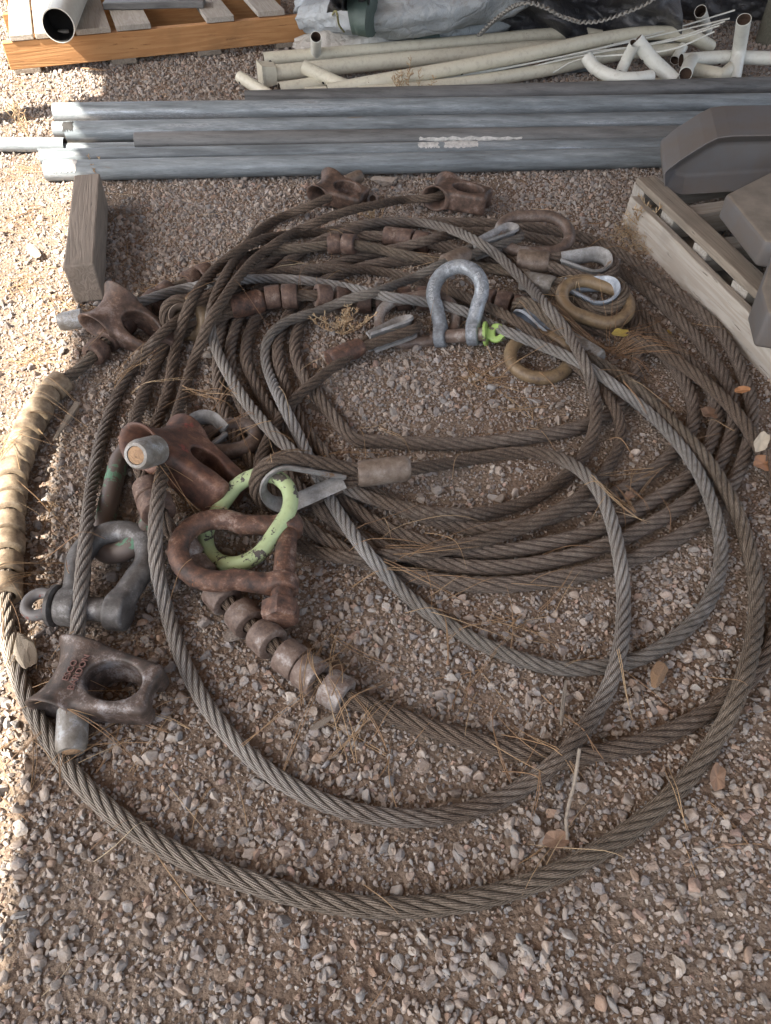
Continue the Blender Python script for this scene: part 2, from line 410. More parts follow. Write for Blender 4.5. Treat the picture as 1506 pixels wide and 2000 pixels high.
def resample(p, step):
    d = np.concatenate([[0], np.cumsum(np.linalg.norm(np.diff(p[:, :3], axis=0), axis=1))])
    n = max(3, int(d[-1]/step)+1); s = np.linspace(0, d[-1], n)
    return np.stack([np.interp(s, d, p[:, k]) for k in range(p.shape[1])], -1)

# ------------------------------------------------------------------ obstacle store and cable solver
OBS = [np.zeros((0, 4))]
def add_obs(p, r): OBS.append(np.concatenate([np.asarray(p, float)[:, :3], np.broadcast_to(np.asarray(r, float), (len(p),))[:, None]], 1))
def gsm(z, sig):
    k = int(3*sig)+1; w = np.exp(-.5*(np.arange(-k, k+1)/sig)**2); w /= w.sum()
    return np.convolve(np.pad(z, k, mode='edge'), w, 'valid')
def solve(ctrl, r, rollers=(), rr=.0, selfstep=0, reverse=False, sig=.02, slope=.5):
    """ctrl px points (x,y[,z]); returns world pts N x5 (x,y,z,u(control index),radius)"""
    c = [(p[0], p[1], p[2] if len(p) > 2 and p[2] is not None else np.nan) for p in ctrl]; c = np.array(c)
    n = 14; pp = catmull(c[:, :2], n); u = np.arange(len(pp))/n
    zh = np.full(len(pp), np.nan)
    for i in range(len(c)):
        if not np.isnan(c[i, 2]):
            zh[i*n] = c[i, 2]
            if i+1 < len(c) and not np.isnan(c[i+1, 2]): zh[i*n:(i+1)*n+1] = np.linspace(c[i, 2], c[i+1, 2], n+1)
    w0 = P(pp[:, 0], pp[:, 1], r); d = np.concatenate([[0], np.cumsum(np.linalg.norm(np.diff(w0, axis=0), axis=1))])
    N = int(d[-1]/.006)+2; s = np.linspace(0, d[-1], N)
    pxy = np.stack([np.interp(s, d, pp[:, 0]), np.interp(s, d, pp[:, 1])], -1); uu = np.interp(s, d, u)
    hint = np.full(N, np.nan)
    j = np.clip(np.searchsorted(d, s), 0, len(pp)-1); 
    for k in np.flatnonzero(~np.isnan(zh)):
        m = np.abs(s-d[k]) < .007; hint[m] = zh[k]
    ok = ~np.isnan(hint)
    rad = np.full(N, r)
    for (x, y) in rollers:
        k = np.argmin((pxy[:, 0]-x)**2+(pxy[:, 1]-y)**2); rad[max(0, k-3):k+4] = rr
    if reverse: pass
    O = np.concatenate(OBS); z = rad.copy()
    for it in range(5):
        w = P(pxy[:, 0], pxy[:, 1], z); g = ground_h(w[:, 0], w[:, 1])+rad
        req = g.copy()
        lo, hi = w[:, :2].min(0)-.1, w[:, :2].max(0)+.1
        Q = O[(O[:, 0] > lo[0]) & (O[:, 0] < hi[0]) & (O[:, 1] > lo[1]) & (O[:, 1] < hi[1])]
        for a in range(0, N, 400):
            if len(Q) == 0: break
            ww = w[a:a+400]; D2 = (ww[:, None, 0]-Q[None, :, 0])**2+(ww[:, None, 1]-Q[None, :, 1])**2
            R = rad[a:a+400, None]+Q[None, :, 3]
            hh = np.where(D2 < R**2, Q[None, :, 2]+np.sqrt(np.maximum(R**2-D2, 0))*.92, -1)
            req[a:a+400] = np.maximum(req[a:a+400], hh.max(1))
        if selfstep:
            gap = int(selfstep/.006)
            znew = z
            for a in range(0, N, 400):
                ww = w[a:a+400]; D2 = (ww[:, None, 0]-w[None, :, 0])**2+(ww[:, None, 1]-w[None, :, 1])**2
                ii = np.arange(a, min(a+400, N))[:, None]; jj = np.arange(N)[None]
                okk = (jj > ii+gap) if reverse else (jj < ii-gap)
                R = 2*r
                hh = np.where((D2 < R*R) & okk, z[None]+np.sqrt(np.maximum(R*R-D2, 0))*.85, -1)
                req[a:a+400] = np.maximum(req[a:a+400], hh.max(1))
        req = np.where(ok, np.nan_to_num(hint), req)
        # cable stiffness: limited slope, then smoothing
        k = int(.16/.006); zz = req.copy()
        for sft in range(1, k):
            pen = slope*(sft*.006)**2/.05
            pen = min(pen, slope*sft*.006)
            zz[sft:] = np.maximum(zz[sft:], req[:-sft]-pen); zz[:-sft] = np.maximum(zz[:-sft], req[sft:]-pen)
        zz = gsm(zz, sig/.006); zz = np.where(ok, .6*req+.4*zz, zz); zz = gsm(zz, 1.5)
        z = .35*z+.65*zz if it else zz
    w = P(pxy[:, 0], pxy[:, 1], z)
    return np.concatenate([w, uu[:, None], rad[:, None]], 1)

ROPES = {}
def strands(parent, pts, r, mat, wear=None, lay=6.6, nside=9, phase=0.0):
    """six twisted strands, each a mesh of its own"""
    p = resample(pts, lay*2*r/17.0)
    T, N, B = frames(p[:, :3])
    s = np.concatenate([[0], np.cumsum(np.linalg.norm(np.diff(p[:, :3], axis=0), axis=1))])
    th = 2*np.pi*s/(lay*2*r)+phase
    rs = r*.345; ro = r-rs
    n = len(p); a = np.linspace(0, 2*np.pi, nside+1)
    wr = np.zeros(n) if wear is None else np.interp(p[:, 3], *wear)
    for k in range(6):
        t = th+k*np.pi/3
        rad = np.cos(t)[:, None]*N+np.sin(t)[:, None]*B; tan = -np.sin(t)[:, None]*N+np.cos(t)[:, None]*B
        c = p[:, :3]+ro*rad
        aa = a[:-1]
        v = c[:, None]+rs*(np.cos(aa)[None, :, None]*rad[:, None]+np.sin(aa)[None, :, None]*tan[:, None])
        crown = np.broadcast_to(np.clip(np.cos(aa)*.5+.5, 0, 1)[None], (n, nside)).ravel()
        I, J = np.meshgrid(np.arange(n-1), np.arange(nside), indexing='ij'); J2 = (J+1) % nside
        f = np.stack([I*nside+J, I*nside+J2, (I+1)*nside+J2, (I+1)*nside+J], -1).reshape(-1, 4)
        tt = 2.0*s/(lay*2*r)
        u0 = J/nside; u1 = (J+1)/nside
        uv = np.stack([np.stack([u0+tt[I], s[I]], -1), np.stack([u1+tt[I], s[I]], -1), np.stack([u1+tt[I+1], s[I+1]], -1), np.stack([u0+tt[I+1], s[I+1]], -1)], -2).reshape(-1, 2)
        f = f[:, ::-1].copy(); uv = uv.reshape(-1, 4, 2)[:, ::-1].reshape(-1, 2)
        me = mesh_np('strand', v.reshape(-1, 3)-np.array(parent.location)[None], f, mat, True, uv, {'crown': crown, 'wear': np.repeat(wr, nside)})
        obj('strand', me, parent)
def part_sweep(name, parent, pts, sec, mat, **k):
    v, f = sweep(np.asarray(pts), sec, **k); v = v-np.array(parent.location)
    me = mesh_np(name, v, f, mat); sharp(me, 50); return obj(name, me, parent)
def lathe_part(name, parent, prof, o, x, mat, zz=(0, 0, 1), sy=1.0, m=36, y=None):
    v, f = axis_lathe(prof, m, sy); me = mesh_np(name, v, f, mat); sharp(me, 38)
    o_ = obj(name, me, parent); Mx = mat4(Vector(o)-(Vector(parent.location) if parent else Vector()), x, y=y, zz=zz if y is None else None)
    o_.matrix_local = Mx; return o_

def fit_plane(e1, e2, side, w=None, zr=None):
    """e1,e2 (px,py,z) ends; side (px,py) with half width w -> z solved"""
    a = V(*e1); b = V(*e2); c = (a+b)/2; L = (a-b)/2
    if w is not None:
        zs = np.linspace(zr[0], zr[1], 60); q = P(np.full(60, side[0]), np.full(60, side[1]), zs)
        ln = np.array(L.normalized()); dd = q-np.array(c); dd = dd-(dd@ln)[:, None]*ln
        k = np.argmin(np.abs(np.linalg.norm(dd, axis=1)-w)); Wv = Vector(q[k])-c
    else: Wv = V(*side)-c
    Wv = Wv-L.normalized()*Wv.dot(L.normalized())
    if w is not None: Wv = Wv.normalized()*w
    return c, L, Wv
def link_pts(c, L, Wv, n=72):
    l = L.length; w = Wv.length; x = L.normalized(); y = Wv.normalized(); s = max(0, l-w); w2 = min(w, l)
    o = []
    for i in range(n):
        a = 2*math.pi*i/n; o.append(c+x*(w2*math.cos(a)*(l/w2 if l < w else 1)+(s if math.cos(a) > 0 else -s)*min(1, abs(math.cos(a))*6))+y*(w*math.sin(a)))
    p = np.array([list(v) for v in o]); q = resample(np.concatenate([p, p[:1]]), .006)[:-1]
    return q
def chain_link(name, label, cat, e1, e2, side, r, mat, w=None, zr=None, group=None, weld=True):
    c, L, Wv = fit_plane(e1, e2, side, w, zr); q = link_pts(c, L, Wv)
    nrm = L.cross(Wv).normalized()
    v, f = sweep(q, circ(r, 20), up=np.array(nrm), closed=True)
    me = mesh_np(name, v-np.array(c), f, mat); o = obj(name, me, None, c); tag(o, label, cat, group)
    add_obs(q, r); return o
def teardrop(O, L, Wv, e, n=40):
    """from throat O out round a circle of radius |W| and back"""
    l = L.length; w = Wv.length; x = L.normalized(); y = (Wv-x*Wv.dot(x)).normalized()
    cxx = l-w; ph = math.acos(min(.98, (w-e)/cxx)) if cxx > w else 1.2
    out = [(0, e)]; tp = (cxx+w*math.cos(math.pi-ph), w*math.sin(ph))
    for t in (.25, .5, .75): out.append((tp[0]*t, e+(tp[1]-e)*t))
    for i in range(n+1):
        a = (math.pi-ph)*(1-2*i/n); out.append((cxx+w*math.cos(a), w*math.sin(a)))
    for t in (.75, .5, .25): out.append((tp[0]*t, -(e+(tp[1]-e)*t)))
    out.append((0, -e))
    return np.array([list(O+x*a+y*b) for a, b in out]), x, y
def sleeve(parent, mid, axis, nrm, r, mat, length=.085, wide=2.1, tall=1.75, name='pressed_sleeve', hexa=False):
    R = r*wide; h = length/2
    prof = [(R*.80, -h), (R*.97, -h+.004), (R, -h+.010), (R, h-.012), (R*.95, h-.004), (R*.84, h)]
    return lathe_part(name, parent, prof, mid, axis, mat, y=None, zz=nrm, sy=tall/wide, m=10 if hexa else 36)
def thimble(parent, O, L, Wv, r, mat, thick=.0055, depth=None, name='thimble'):
    w = Wv.length-r-thick*.5-.0005
    Wi = Wv.normalized()*w; Li = L.normalized()*(L.length-r-thick*.5)
    off = L.normalized()*(r*2.2)
    q, x, y = teardrop(O+off, Li-off, Wi, r*.25)
    q = resample(q, .004)
    nrm = x.cross(y)
    R = r+.0060; m = 9; a = np.linspace(-1.25, 1.25, m)
    # U channel; inner web flat towards the eye centre
    T, N, B = frames(q, up=np.array(nrm))
    # N along plane normal, B in-plane. outward direction sign
    cen = q.mean(0); sgn = np.sign(((q[len(q)//2]-cen)@B[len(q)//2]))
    outer = [(R*math.sin(t), -sgn*(R*math.cos(t)-R*.95)) for t in a]
    inner = [((R+thick)*math.sin(t), -sgn*((R+thick)*math.cos(t)-R*.95)) for t in a[::-1]]
    sec = np.array(outer+inner)
    sec[:, 1] *= .8
    v, f = sweep(q, sec, up=np.array(nrm))
    me = mesh_np(name, v-np.array(parent.location), f, mat); sharp(me, 40); return obj(name, me, parent)

def eye(fer, tip, side, w, r, e=None, zr=(0, .12)):
    """geometry of an eye: fer=(px,py,z) throat end of sleeve, tip=(px,py,z) outermost rope centreline"""
    O = V(*fer); Tp = V(*tip); L = Tp-O
    zs = np.linspace(zr[0], zr[1], 80); q = P(np.full(80, side[0]), np.full(80, side[1]), zs)
    c = O+L.normalized()*(L.length-w); ln = np.array(L.normalized()); dd = q-np.array(c); al = dd@ln; dd2 = dd-al[:, None]*ln
    k = np.argmin(np.abs(np.linalg.norm(dd2, axis=1)-w)); Wv = Vector(dd2[k]).normalized()*w
    return O, L, Wv
def eye_build(parent, E, r, fmat, tmat, flen=.085, hexa=False):
    O, L, Wv = E; nrm = L.cross(Wv).normalized(); x = L.normalized()
    sleeve(parent, O-x*(flen/2), x, nrm, r, fmat, flen, hexa=hexa)
    if tmat: thimble(parent, O, L, Wv, r, tmat)
    q, xx, yy = teardrop(O, L, Wv, r*.85)
    add_obs(resample(q, .006), r); add_obs([list(O-x*t) for t in (0, .02, .04, .06, .08)], r*1.6)
    tail0 = [list(O-x*(flen*.7)+yy*r*.85*.6)]; tail1 = [list(O-x*(flen*.7)-yy*r*.85*.6)]
    return np.concatenate([tail0, q, tail1])

def cable(key, name, label, cat, ctrl, r, mat, wear=None, e0=None, e1=None, rollers=(), rr=0, rlen=.03, rmat=None, selfstep=0, reverse=False, group=None, lay=6.1, slope=.5):
    """a whole sling: twisted strands, eyes, sleeves and rollers. e0/e1 = (E, fmat, tmat, flen, hexa)"""
    w = solve(ctrl, r, rollers, rr, selfstep, reverse, slope=slope)
    parent = empty(name, tuple(w[len(w)//2, :3]*np.array([1, 1, 0])), label, cat, group)
    add_obs(w[:, :3], w[:, 4])
    full = w[:, :4]; nmax = len(ctrl)-1
    if e1:
        q = eye_build(parent, e1[0], r, *e1[1:]); full = np.concatenate([full, np.concatenate([q, np.full((len(q), 1), nmax)], 1)])
    if e0:
        q = eye_build(parent, e0[0], r, *e0[1:])[::-1]; full = np.concatenate([np.concatenate([q, np.zeros((len(q), 1))], 1), full])
    # light smoothing where pieces join
    f2 = resample(full, .004); g = f2.copy()
    for k in range(3): g[:, k] = np.concatenate([[f2[0, k]], gsm(f2[:, k], 1.6)[1:-1], [f2[-1, k]]])
    wr = None
    if wear: wr = (np.array([a for a, b in wear], float), np.array([b for a, b in wear], float))
    strands(parent, g, r, mat, wr, lay=lay)
    for i, rl in enumerate(rollers):
        x, y = rl[:2]
        d = (w[:, 0]-P(x, y, .02)[0])**2+(w[:, 1]-P(x, y, .02)[1])**2; k = int(np.clip(np.argmin(d), 2, len(w)-3))
        t = Vector(w[k+2, :3]-w[k-2, :3]); R = rr*(1+random.uniform(-.04, .04)); h = rlen/2; ri = r*1.12
        c = Vector(w[k, :3])-Vector((0, 0, max(0, (rr-r)*.0)))
        ch = R*.14
        prof = [(ri, -h+.001), (ri, -h), (R-ch, -h), (R-ch*.3, -h+ch*.35), (R, -h+ch), (R, h-ch), (R-ch*.3, h-ch*.35), (R-ch, h), (ri, h), (ri, h-.001)]
        # hollow bead: outer skin plus bore
        m = 32; a = np.linspace(0, 2*np.pi, m, endpoint=False); v = []; f = []
        prof = prof[1:-1]
        for rr_, xx_ in prof: v += [[xx_, rr_*math.cos(t2), rr_*math.sin(t2)] for t2 in a]
        n_ = len(prof)
        for i_ in range(n_):
            i2 = (i_+1) % n_
            for j_ in range(m):
                j2 = (j_+1) % m; f.append([i_*m+j_, i_*m+j2, i2*m+j2, i2*m+j_])
        me = mesh_np('roller', v, f, rmat[i % len(rmat)] if isinstance(rmat, list) else rmat); sharp(me, 35)
        o = obj('roller', me, parent)
        tt = t.normalized()+Vector((random.uniform(-.06, .06), random.uniform(-.06, .06), random.uniform(-.05, .05)))
        o.matrix_local = mat4(c-Vector(parent.location)+Vector((0, 0, random.uniform(-.001, .0015))), tt, zz=(0, 0, 1))
    ROPES[key] = (w, parent)
    return parent
# ------------------------------------------------------------------ shackle builder; the pieces the cables lie across
def place(o, pos, x, y): o.matrix_world = mat4(pos, x, y=y)
def shackle(name, label, e1, e2, crown, tube, Rb, w, mat, build):
    """e1,e2 (px,py,z) ear centres, crown (px,py,z) centreline of the bow"""
    a, b, c = V(*e1), V(*e2), V(*crown); mid = (a+b)/2; X = c-mid; L = X.length; Y = a-b
    w = w or Y.length/2
    pts = shackle_pts(L, Rb, w, tube); rad = np.full(len(pts), tube); re = tube*1.5
    rad[0] = rad[-1] = tube*.9
    def f(x, y, z):
        d = sd_poly(x, y, z, pts, rad)
        for s_ in (1, -1):
            d = smin(d, sd_cyl(x, y, z, (0, s_*w, 0), 1, re, tube*.82, .005), .007)
        return d
    m = max(Rb, w)+tube+.012
    v, F = surface_nets(f, (-re-.008, -m, -re-.008), (L+tube+.008, m, re+.008), .0022)
    root = empty(name, mid, label, 'shackle'); root.matrix_world = mat4(mid, X, y=Y)
    me = mesh_np('shackle_bow', v, F, mat); o = obj('shackle_bow', me, root)
    build(root, w, tube, re)
    bpy.context.view_layer.update()
    wp = [root.matrix_world @ Vector(p) for p in resample(pts, .006)]
    add_obs([list(p) for p in wp], tube)
    return root
def local_lathe(name, root, prof, y0, ydir, mat, m=32):
    v, f = axis_lathe(prof, m); me = mesh_np(name, v, f, mat, m > 10); 
    if m > 10: sharp(me, 40)
    o = obj(name, me, root); o.matrix_local = mat4((0, y0, 0), (0, ydir, 0), zz=(0, 0, 1)); return o
def bolt_build(root, w, t, re):
    r = t*1.02; L = 2*w+t*3.0
    local_lathe('bolt', root, [(r*.9, -L/2), (r, -L/2+.002), (r, L/2)], -t*.9, -1, M['rust'])
    v, f = axis_lathe([(r*1.55, 0), (r*1.75, .003), (r*1.75, .024), (r*1.5, .028)], 6)
    me = mesh_np('bolt_head', v, f, M['rust'], False); o = obj('bolt_head', me, root)
    o.matrix_local = mat4((0, -w-t*.85-.018, 0), (0, -1, 0), zz=(.3, 0, 1))
def letters(txt, parent, mat, size, M4, depth=.0008, name='lettering'):
    c = bpy.data.curves.new(name, 'FONT'); c.body = txt; c.size = size; c.extrude = depth; c.align_x = 'CENTER'; c.align_y = 'CENTER'
    c.materials.append(mat); c.resolution_u = 3; t_ = bpy.data.objects.new('tmp', c); COL.objects.link(t_); bpy.context.view_layer.update()
    me = bpy.data.meshes.new_from_object(t_.evaluated_get(bpy.context.evaluated_depsgraph_get())); me.name = name; bpy.data.objects.remove(t_); o = bpy.data.objects.new(name, me); link(o, parent); o.matrix_local = M4; return o

def g3b(root, w, t, re):
    r = t*.95; L = 2*w+t*2.2
    local_lathe('pin', root, [(r, -L/2), (r, L/2)], t*.35, 1, M['shackle'])
    local_lathe('pin_collar', root, [(r*1.3, 0), (r*1.75, .003), (r*1.75, .008), (r*1.3, .011)], w+t*.9, 1, M['shackle'])
    # ring-shaped eye of the pin
    q = np.array([[.0, .0, 0]]); a = np.linspace(0, 2*np.pi, 40, endpoint=False)
    c = np.stack([.0175*np.cos(a), w+t*.9+.008+.020+.0175*np.sin(a), 0*a], -1)
    v, f = sweep(c, circ(.0078, 14), up=(0, 0, 1), closed=True)
    me = mesh_np('pin_eye', v, f, M['redeye']); obj('pin_eye', me, root)
g3 = shackle('grey_shackle', 'heavy dark grey shackle with a round eye pin at the left of the pile', (142, 1176, .032), (226, 1204, .030), (242, 1040, .046), .0175, .049, None, M['shackle'], g3b)
chain_link('oval_link', 'long dark link with green paint flecks through the grey shackle', 'steel link', (236, 1078, .035), (280, 860, .03), (298, 990), .0155, M['greenfleck'], .042, (.02, .08))
# ------------------------------------------------------------------ the long coiled cable (lowest in the pile)
R1 = .0120
E3 = eye((1072, 512, .045), (1200, 522, .05), (1150, 490), .042, .0115)
coil = [(1072, 512, .045), (1035, 515, .045), (960, 503), (900, 490), (828, 473), (795, 467), (765, 462), (700, 462), (620, 478), (540, 505), (480, 545), (447, 590),
 (430, 660), (426, 730), (434, 790), (457, 850), (500, 915), (550, 985), (620, 1045), (720, 1098), (830, 1130), (950, 1143), (1080, 1132), (1210, 1100), (1320, 1052), (1395, 995), (1440, 925), (1465, 850), (1466, 780), (1440, 705), (1400, 640), (1340, 588), (1270, 535), (1200, 490), (1120, 458), (1000, 440), (880, 434), (760, 440),
 (660, 458), (590, 490), (530, 540), (480, 600), (455, 660), (450, 715), (468, 780), (508, 850), (560, 925), (620, 990), (700, 1048), (800, 1088), (920, 1108), (1040, 1103), (1160, 1073), (1260, 1030), (1335, 985), (1390, 930), (1425, 860), (1432, 800), (1415, 740), (1370, 670), (1310, 610), (1250, 557), (1180, 510), (1100, 478), (1000, 457), (900, 455),
 (790, 482), (690, 505), (600, 540), (530, 590), (492, 640), (480, 700), (498, 750), (540, 820), (590, 890), (650, 960), (740, 1025), (850, 1066), (960, 1078), (1080, 1060), (1190, 1025), (1280, 975), (1345, 930), (1385, 870), (1400, 810), (1385, 755), (1340, 700), (1280, 640), (1220, 580), (1160, 535), (1080, 503), (980, 490), (880, 505),
 (760, 512), (660, 537), (590, 580), (552, 640), (543, 690), (553, 740), (575, 800), (615, 865), (680, 930), (760, 980), (860, 1018), (960, 1035), (1070, 1012), (1160, 980), (1240, 945), (1305, 895), (1350, 840), (1352, 780), (1320, 720), (1270, 660), (1232, 612),
 (1246, 655), (1247, 700), (1232, 760), (1195, 805), (1120, 838), (1030, 855), (930, 866), (830, 866), (740, 862), (690, 856), (640, 800), (597, 740), (577, 690), (583, 640), (610, 600)]
cable('coil', 'coiled_wire_rope', 'long brown wire rope coiled in many turns, thimble eye just below the oblong dark link', 'wire rope', coil, R1, M['rope_old'],
      e0=(E3, M['ferrule'], M['thimble'], .07), selfstep=.25, rollers=[(828, 473), (795, 467), (764, 462)], rr=.0235, rlen=.037, rmat=M['rollerdk'], slope=.6)

# ------------------------------------------------------------------ roller line from the upper rows out of frame and back to the bottom rollers
E7 = eye((452, 592, .045), (322, 622, .05), (380, 640), .030, .0115)
rolA = [(535, 580), (570, 578), (625, 578), (662, 580), (712, 590), (748, 592), (790, 583), (824, 580), (950, 588), (985, 592), (1020, 600)]
rolB = [(656, 1350), (608, 1318), (566, 1285), (518, 1245), (474, 1203), (430, 1160), (388, 1118), (372, 1085), (336, 1040), (318, 1008), (322, 670)]
line2 = [(452, 592, .045), (505, 585, .04), (535, 580), (625, 578), (712, 590), (790, 583), (870, 583), (950, 588), (1020, 602), (1080, 628), (1150, 642), (1215, 657), (1280, 681), (1345, 722), (1402, 768), (1450, 822), (1492, 890), (1530, 980), (1545, 1080), (1530, 1190), (1490, 1290), (1430, 1355), (1350, 1410), (1240, 1455), (1120, 1474), (1000, 1463), (880, 1434), (780, 1400), (690, 1366), (656, 1350), (608, 1318), (566, 1285), (518, 1245), (474, 1203), (430, 1160), (388, 1118), (360, 1075), (336, 1040), (310, 1000), (280, 930), (262, 870), (268, 810), (292, 740), (318, 685), (335, 650), (362, 620)]
E7 = eye((450, 600, .04), (322, 624, .045), (385, 645), .032, .0115)
cable('line2', 'roller_line', 'rope with rollers across the coil and a second row below the rusty shackle', 'roller line', line2, .0115, M['rope_brown'],
      e0=(E7, M['rust'], M['ferrule'], .07, True), rollers=rolA+rolB, rr=.0245, rlen=.032, rmat=[M['rollerdk']]*11+[M['roller']]*8+[M['rollerdk']]*3, group='cables strung with rollers')

# ------------------------------------------------------------------ big outer loop with rollers on the sunlit edge
E4 = eye((1082, 560, .035), (1216, 585, .055), (1170, 545), .042, .0115)
E5 = eye((1112, 668, .03), (1008, 604, .04), (1070, 615), .040, .0125)
def spaced(pts, pitch):
    q = catmull(pts, 20); w = P(q[:, 0], q[:, 1], .025); d = np.concatenate([[0], np.cumsum(np.linalg.norm(np.diff(w, axis=0), axis=1))]); s = np.arange(pitch/2, d[-1], pitch)
    return list(zip(np.interp(s, d, q[:, 0]), np.interp(s, d, q[:, 1])))
rolC = spaced([(8, 1172), (12, 1080), (17, 1000), (26, 932), (42, 875), (64, 823), (94, 772), (124, 743)], .0400)+[(188, 688), (218, 662), (244, 638), (270, 612), (298, 590), (325, 573), (370, 548), (398, 534), (466, 506), (655, 477), (692, 478)]
out = [(1145, 698, .04), (1180, 715), (1225, 745), (1285, 798), (1340, 852), (1385, 905), (1422, 965), (1450, 1030), (1472, 1110), (1478, 1180), (1470, 1260), (1446, 1345), (1400, 1440), (1325, 1540), (1230, 1622), (1120, 1690), (1000, 1738), (880, 1765), (760, 1773), (640, 1762), (520, 1733), (400, 1692), (300, 1643), (220, 1588), (150, 1520), (100, 1450), (58, 1375), (30, 1300), (14, 1235), (10, 1170), (14, 1080), (18, 1000), (26, 932), (42, 875), (64, 823), (94, 772), (125, 742), (155, 722), (186, 690), (234, 645), (279, 606), (325, 573), (370, 548), (420, 526), (466, 506), (540, 488), (600, 484), (655, 477), (692, 478), (740, 487), (800, 500), (870, 514), (940, 522), (1000, 530), (1035, 538, .035)]
cable('outer', 'roller_line', 'thickest wire rope of the outermost loop, rollers packed along the sunlit left edge', 'roller line', out, .0114, M['rope_tan'],
      wear=[(0, .05), (16, .0), (20, .3), (24, .7), (28, .8), (30, .1), (60, 0)],
      e0=(E5, M['nub'], M['galvlight'], .075), e1=(E4, M['nub'], M['galvlight'], .075, True), rollers=rolC, rr=.0235, rlen=.031, rmat=[M['rollersun']]*13+[M['rollerdk']]*15, group='cables strung with rollers')

# ------------------------------------------------------------------ rings and links lying in the pile
chain_link('oval_link', 'brown oval link half buried between the upright shackle and the sleeve', 'steel link', (742, 636, .022), (890, 612, .03), (812, 674), .0115, M['link'], .052, (.0, .03))
chain_link('oval_link', 'rusty tan ring lying on gravel beneath the pale blue thimble', 'steel link', (997, 692, .018), (1113, 700, .02), (1050, 738), .013, M['tanlink'], .055, (0, .03))
chain_link('oval_link', 'tan painted link hooked through the bright galvanised thimble', 'steel link', (1100, 568, .055), (1226, 610, .04), (1150, 622), .0135, M['tanlink'], .050, (0, .06))
chain_link('oval_link', 'dark oblong master link on top of the coil at the upper right', 'steel link', (976, 458, .055), (1112, 456, .055), (1045, 493), .0135, M['link'], .058, (.02, .06))

# ------------------------------------------------------------------ cable with sleeve at the centre of the coil
E2 = eye((706, 676, .026), (812, 632, .03), (768, 660), .030, .0115)
S_ = [(706, 676, .026), (650, 719, .025), (600, 757), (562, 795), (540, 830), (520, 868), (508, 905), (508, 960), (528, 1020), (560, 1052), (610, 1076), (680, 1089), (740, 1085), (820, 1082), (900, 1066), (980, 1045), (1050, 1018), (1110, 985), (1158, 950), (1192, 905), (1212, 860), (1206, 810), (1180, 768), (1152, 738), (1110, 700), (1060, 664), (1000, 622), (930, 590), (870, 565), (800, 543), (740, 530), (660, 524), (580, 527), (510, 537), (440, 558), (380, 600), (330, 640), (300, 668), (262, 715), (230, 770), (205, 835), (188, 900), (176, 975), (168, 1050), (160, 1130), (154, 1200), (149, 1262), (142, 1330, .035), (141, 1392, .035)]
cable('S', 'choker_cable', 'choker rope from the sleeve inside the coil down to the lowest left choker hook', 'wire rope', S_, .0103, M['rope_brown'],
      wear=[(0, -.25), (5, -.1), (11, .1), (14, .05), (20, 0), (30, .15), (36, 0), (43, .7), (48, .7)], e0=(E2, M['rust'], M['thimble'], .075), selfstep=.25)
EB = eye((912, 495, .055), (1010, 452, .055), (960, 490), .026, .0115)
B_ = [(240, 602, .045), (285, 586), (340, 568), (400, 556), (480, 546), (560, 545), (640, 555), (700, 566), (760, 580), (830, 590), (900, 606), (960, 635), (1040, 668), (1110, 697), (1165, 728), (1225, 772), (1280, 818), (1330, 872), (1368, 930), (1394, 995), (1408, 1060), (1402, 1130), (1372, 1195), (1320, 1245), (1255, 1284), (1180, 1302), (1090, 1305), (1000, 1282), (900, 1236), (810, 1176), (745, 1112), (700, 1058), (660, 1000), (632, 950), (607, 900), (583, 850), (555, 795), (530, 742), (518, 695), (528, 655), (565, 626), (620, 609), (680, 585), (740, 569), (800, 546), (855, 520, .06), (912, 495, .055)]
cable('B', 'choker_cable', 'pale grey choker rope from the upper left choker hook looping across the gravel', 'wire rope', B_, .0103, M['rope_grey'],
      wear=[(0, .4), (10, .4), (17, .3), (20, .1), (24, -.2), (28, -.1), (31, .5), (37, .6), (39, -.1), (41, -.4), (46, -.6)], e1=(EB, M['ferrule'], M['thimble'], .07, True), selfstep=.25)
A_ = [(645, 385, .05), (610, 400, .04), (560, 420), (520, 440), (490, 468), (455, 515), (432, 555), (416, 595), (411, 640), (428, 695), (470, 770), (520, 832), (560, 872), (600, 905), (680, 955), (760, 984), (850, 1004), (950, 1002), (1040, 975), (1105, 930), (1145, 880), (1164, 820), (1160, 765), (1140, 705), (1105, 645), (1060, 590), (1010, 535), (960, 490), (900, 456), (840, 438), (780, 433), (710, 438), (640, 452), (580, 457), (520, 466), (470, 487), (430, 517), (398, 552), (372, 592), (352, 645), (338, 705), (328, 765), (305, 830, .03), (285, 880, .03)]
EA = eye((285, 885, .03), (245, 905, .03), (262, 925), .020, .0115)
cable('A', 'choker_cable', 'brightly worn choker wire rope arching over the pile from the top choker hook', 'wire rope', A_, .0108, M['rope_brown'],
      wear=[(0, -.3), (5, -.2), (7, .1), (8, .6), (10, 1.1), (13, .8), (15, .2), (20, .0), (22, .25), (25, .75), (28, .7), (31, .2), (34, -.2), (40, 0)], selfstep=.25)
E6 = eye((697, 927, .05), (498, 953, .06), (560, 995), .046, .0115)
T_ = [(885, 370, .04), (862, 381, .038), (834, 388, .036), (790, 390), (740, 399, .048), (680, 412, .058), (622, 432, .05), (560, 462), (505, 500), (468, 540), (440, 580), (420, 612), (402, 645), (386, 685), (370, 730), (355, 780), (335, 850), (318, 920), (308, 980), (303, 1040), (307, 1110), (325, 1190), (358, 1290), (405, 1380), (470, 1460), (550, 1525), (640, 1570), (750, 1596), (860, 1594), (960, 1568), (1050, 1518), (1125, 1445), (1180, 1362), (1210, 1275), (1218, 1190), (1212, 1100), (1192, 1010), (1160, 945), (1110, 903), (1050, 885), (970, 887), (880, 905), (785, 919, .05), (697, 927, .05)]
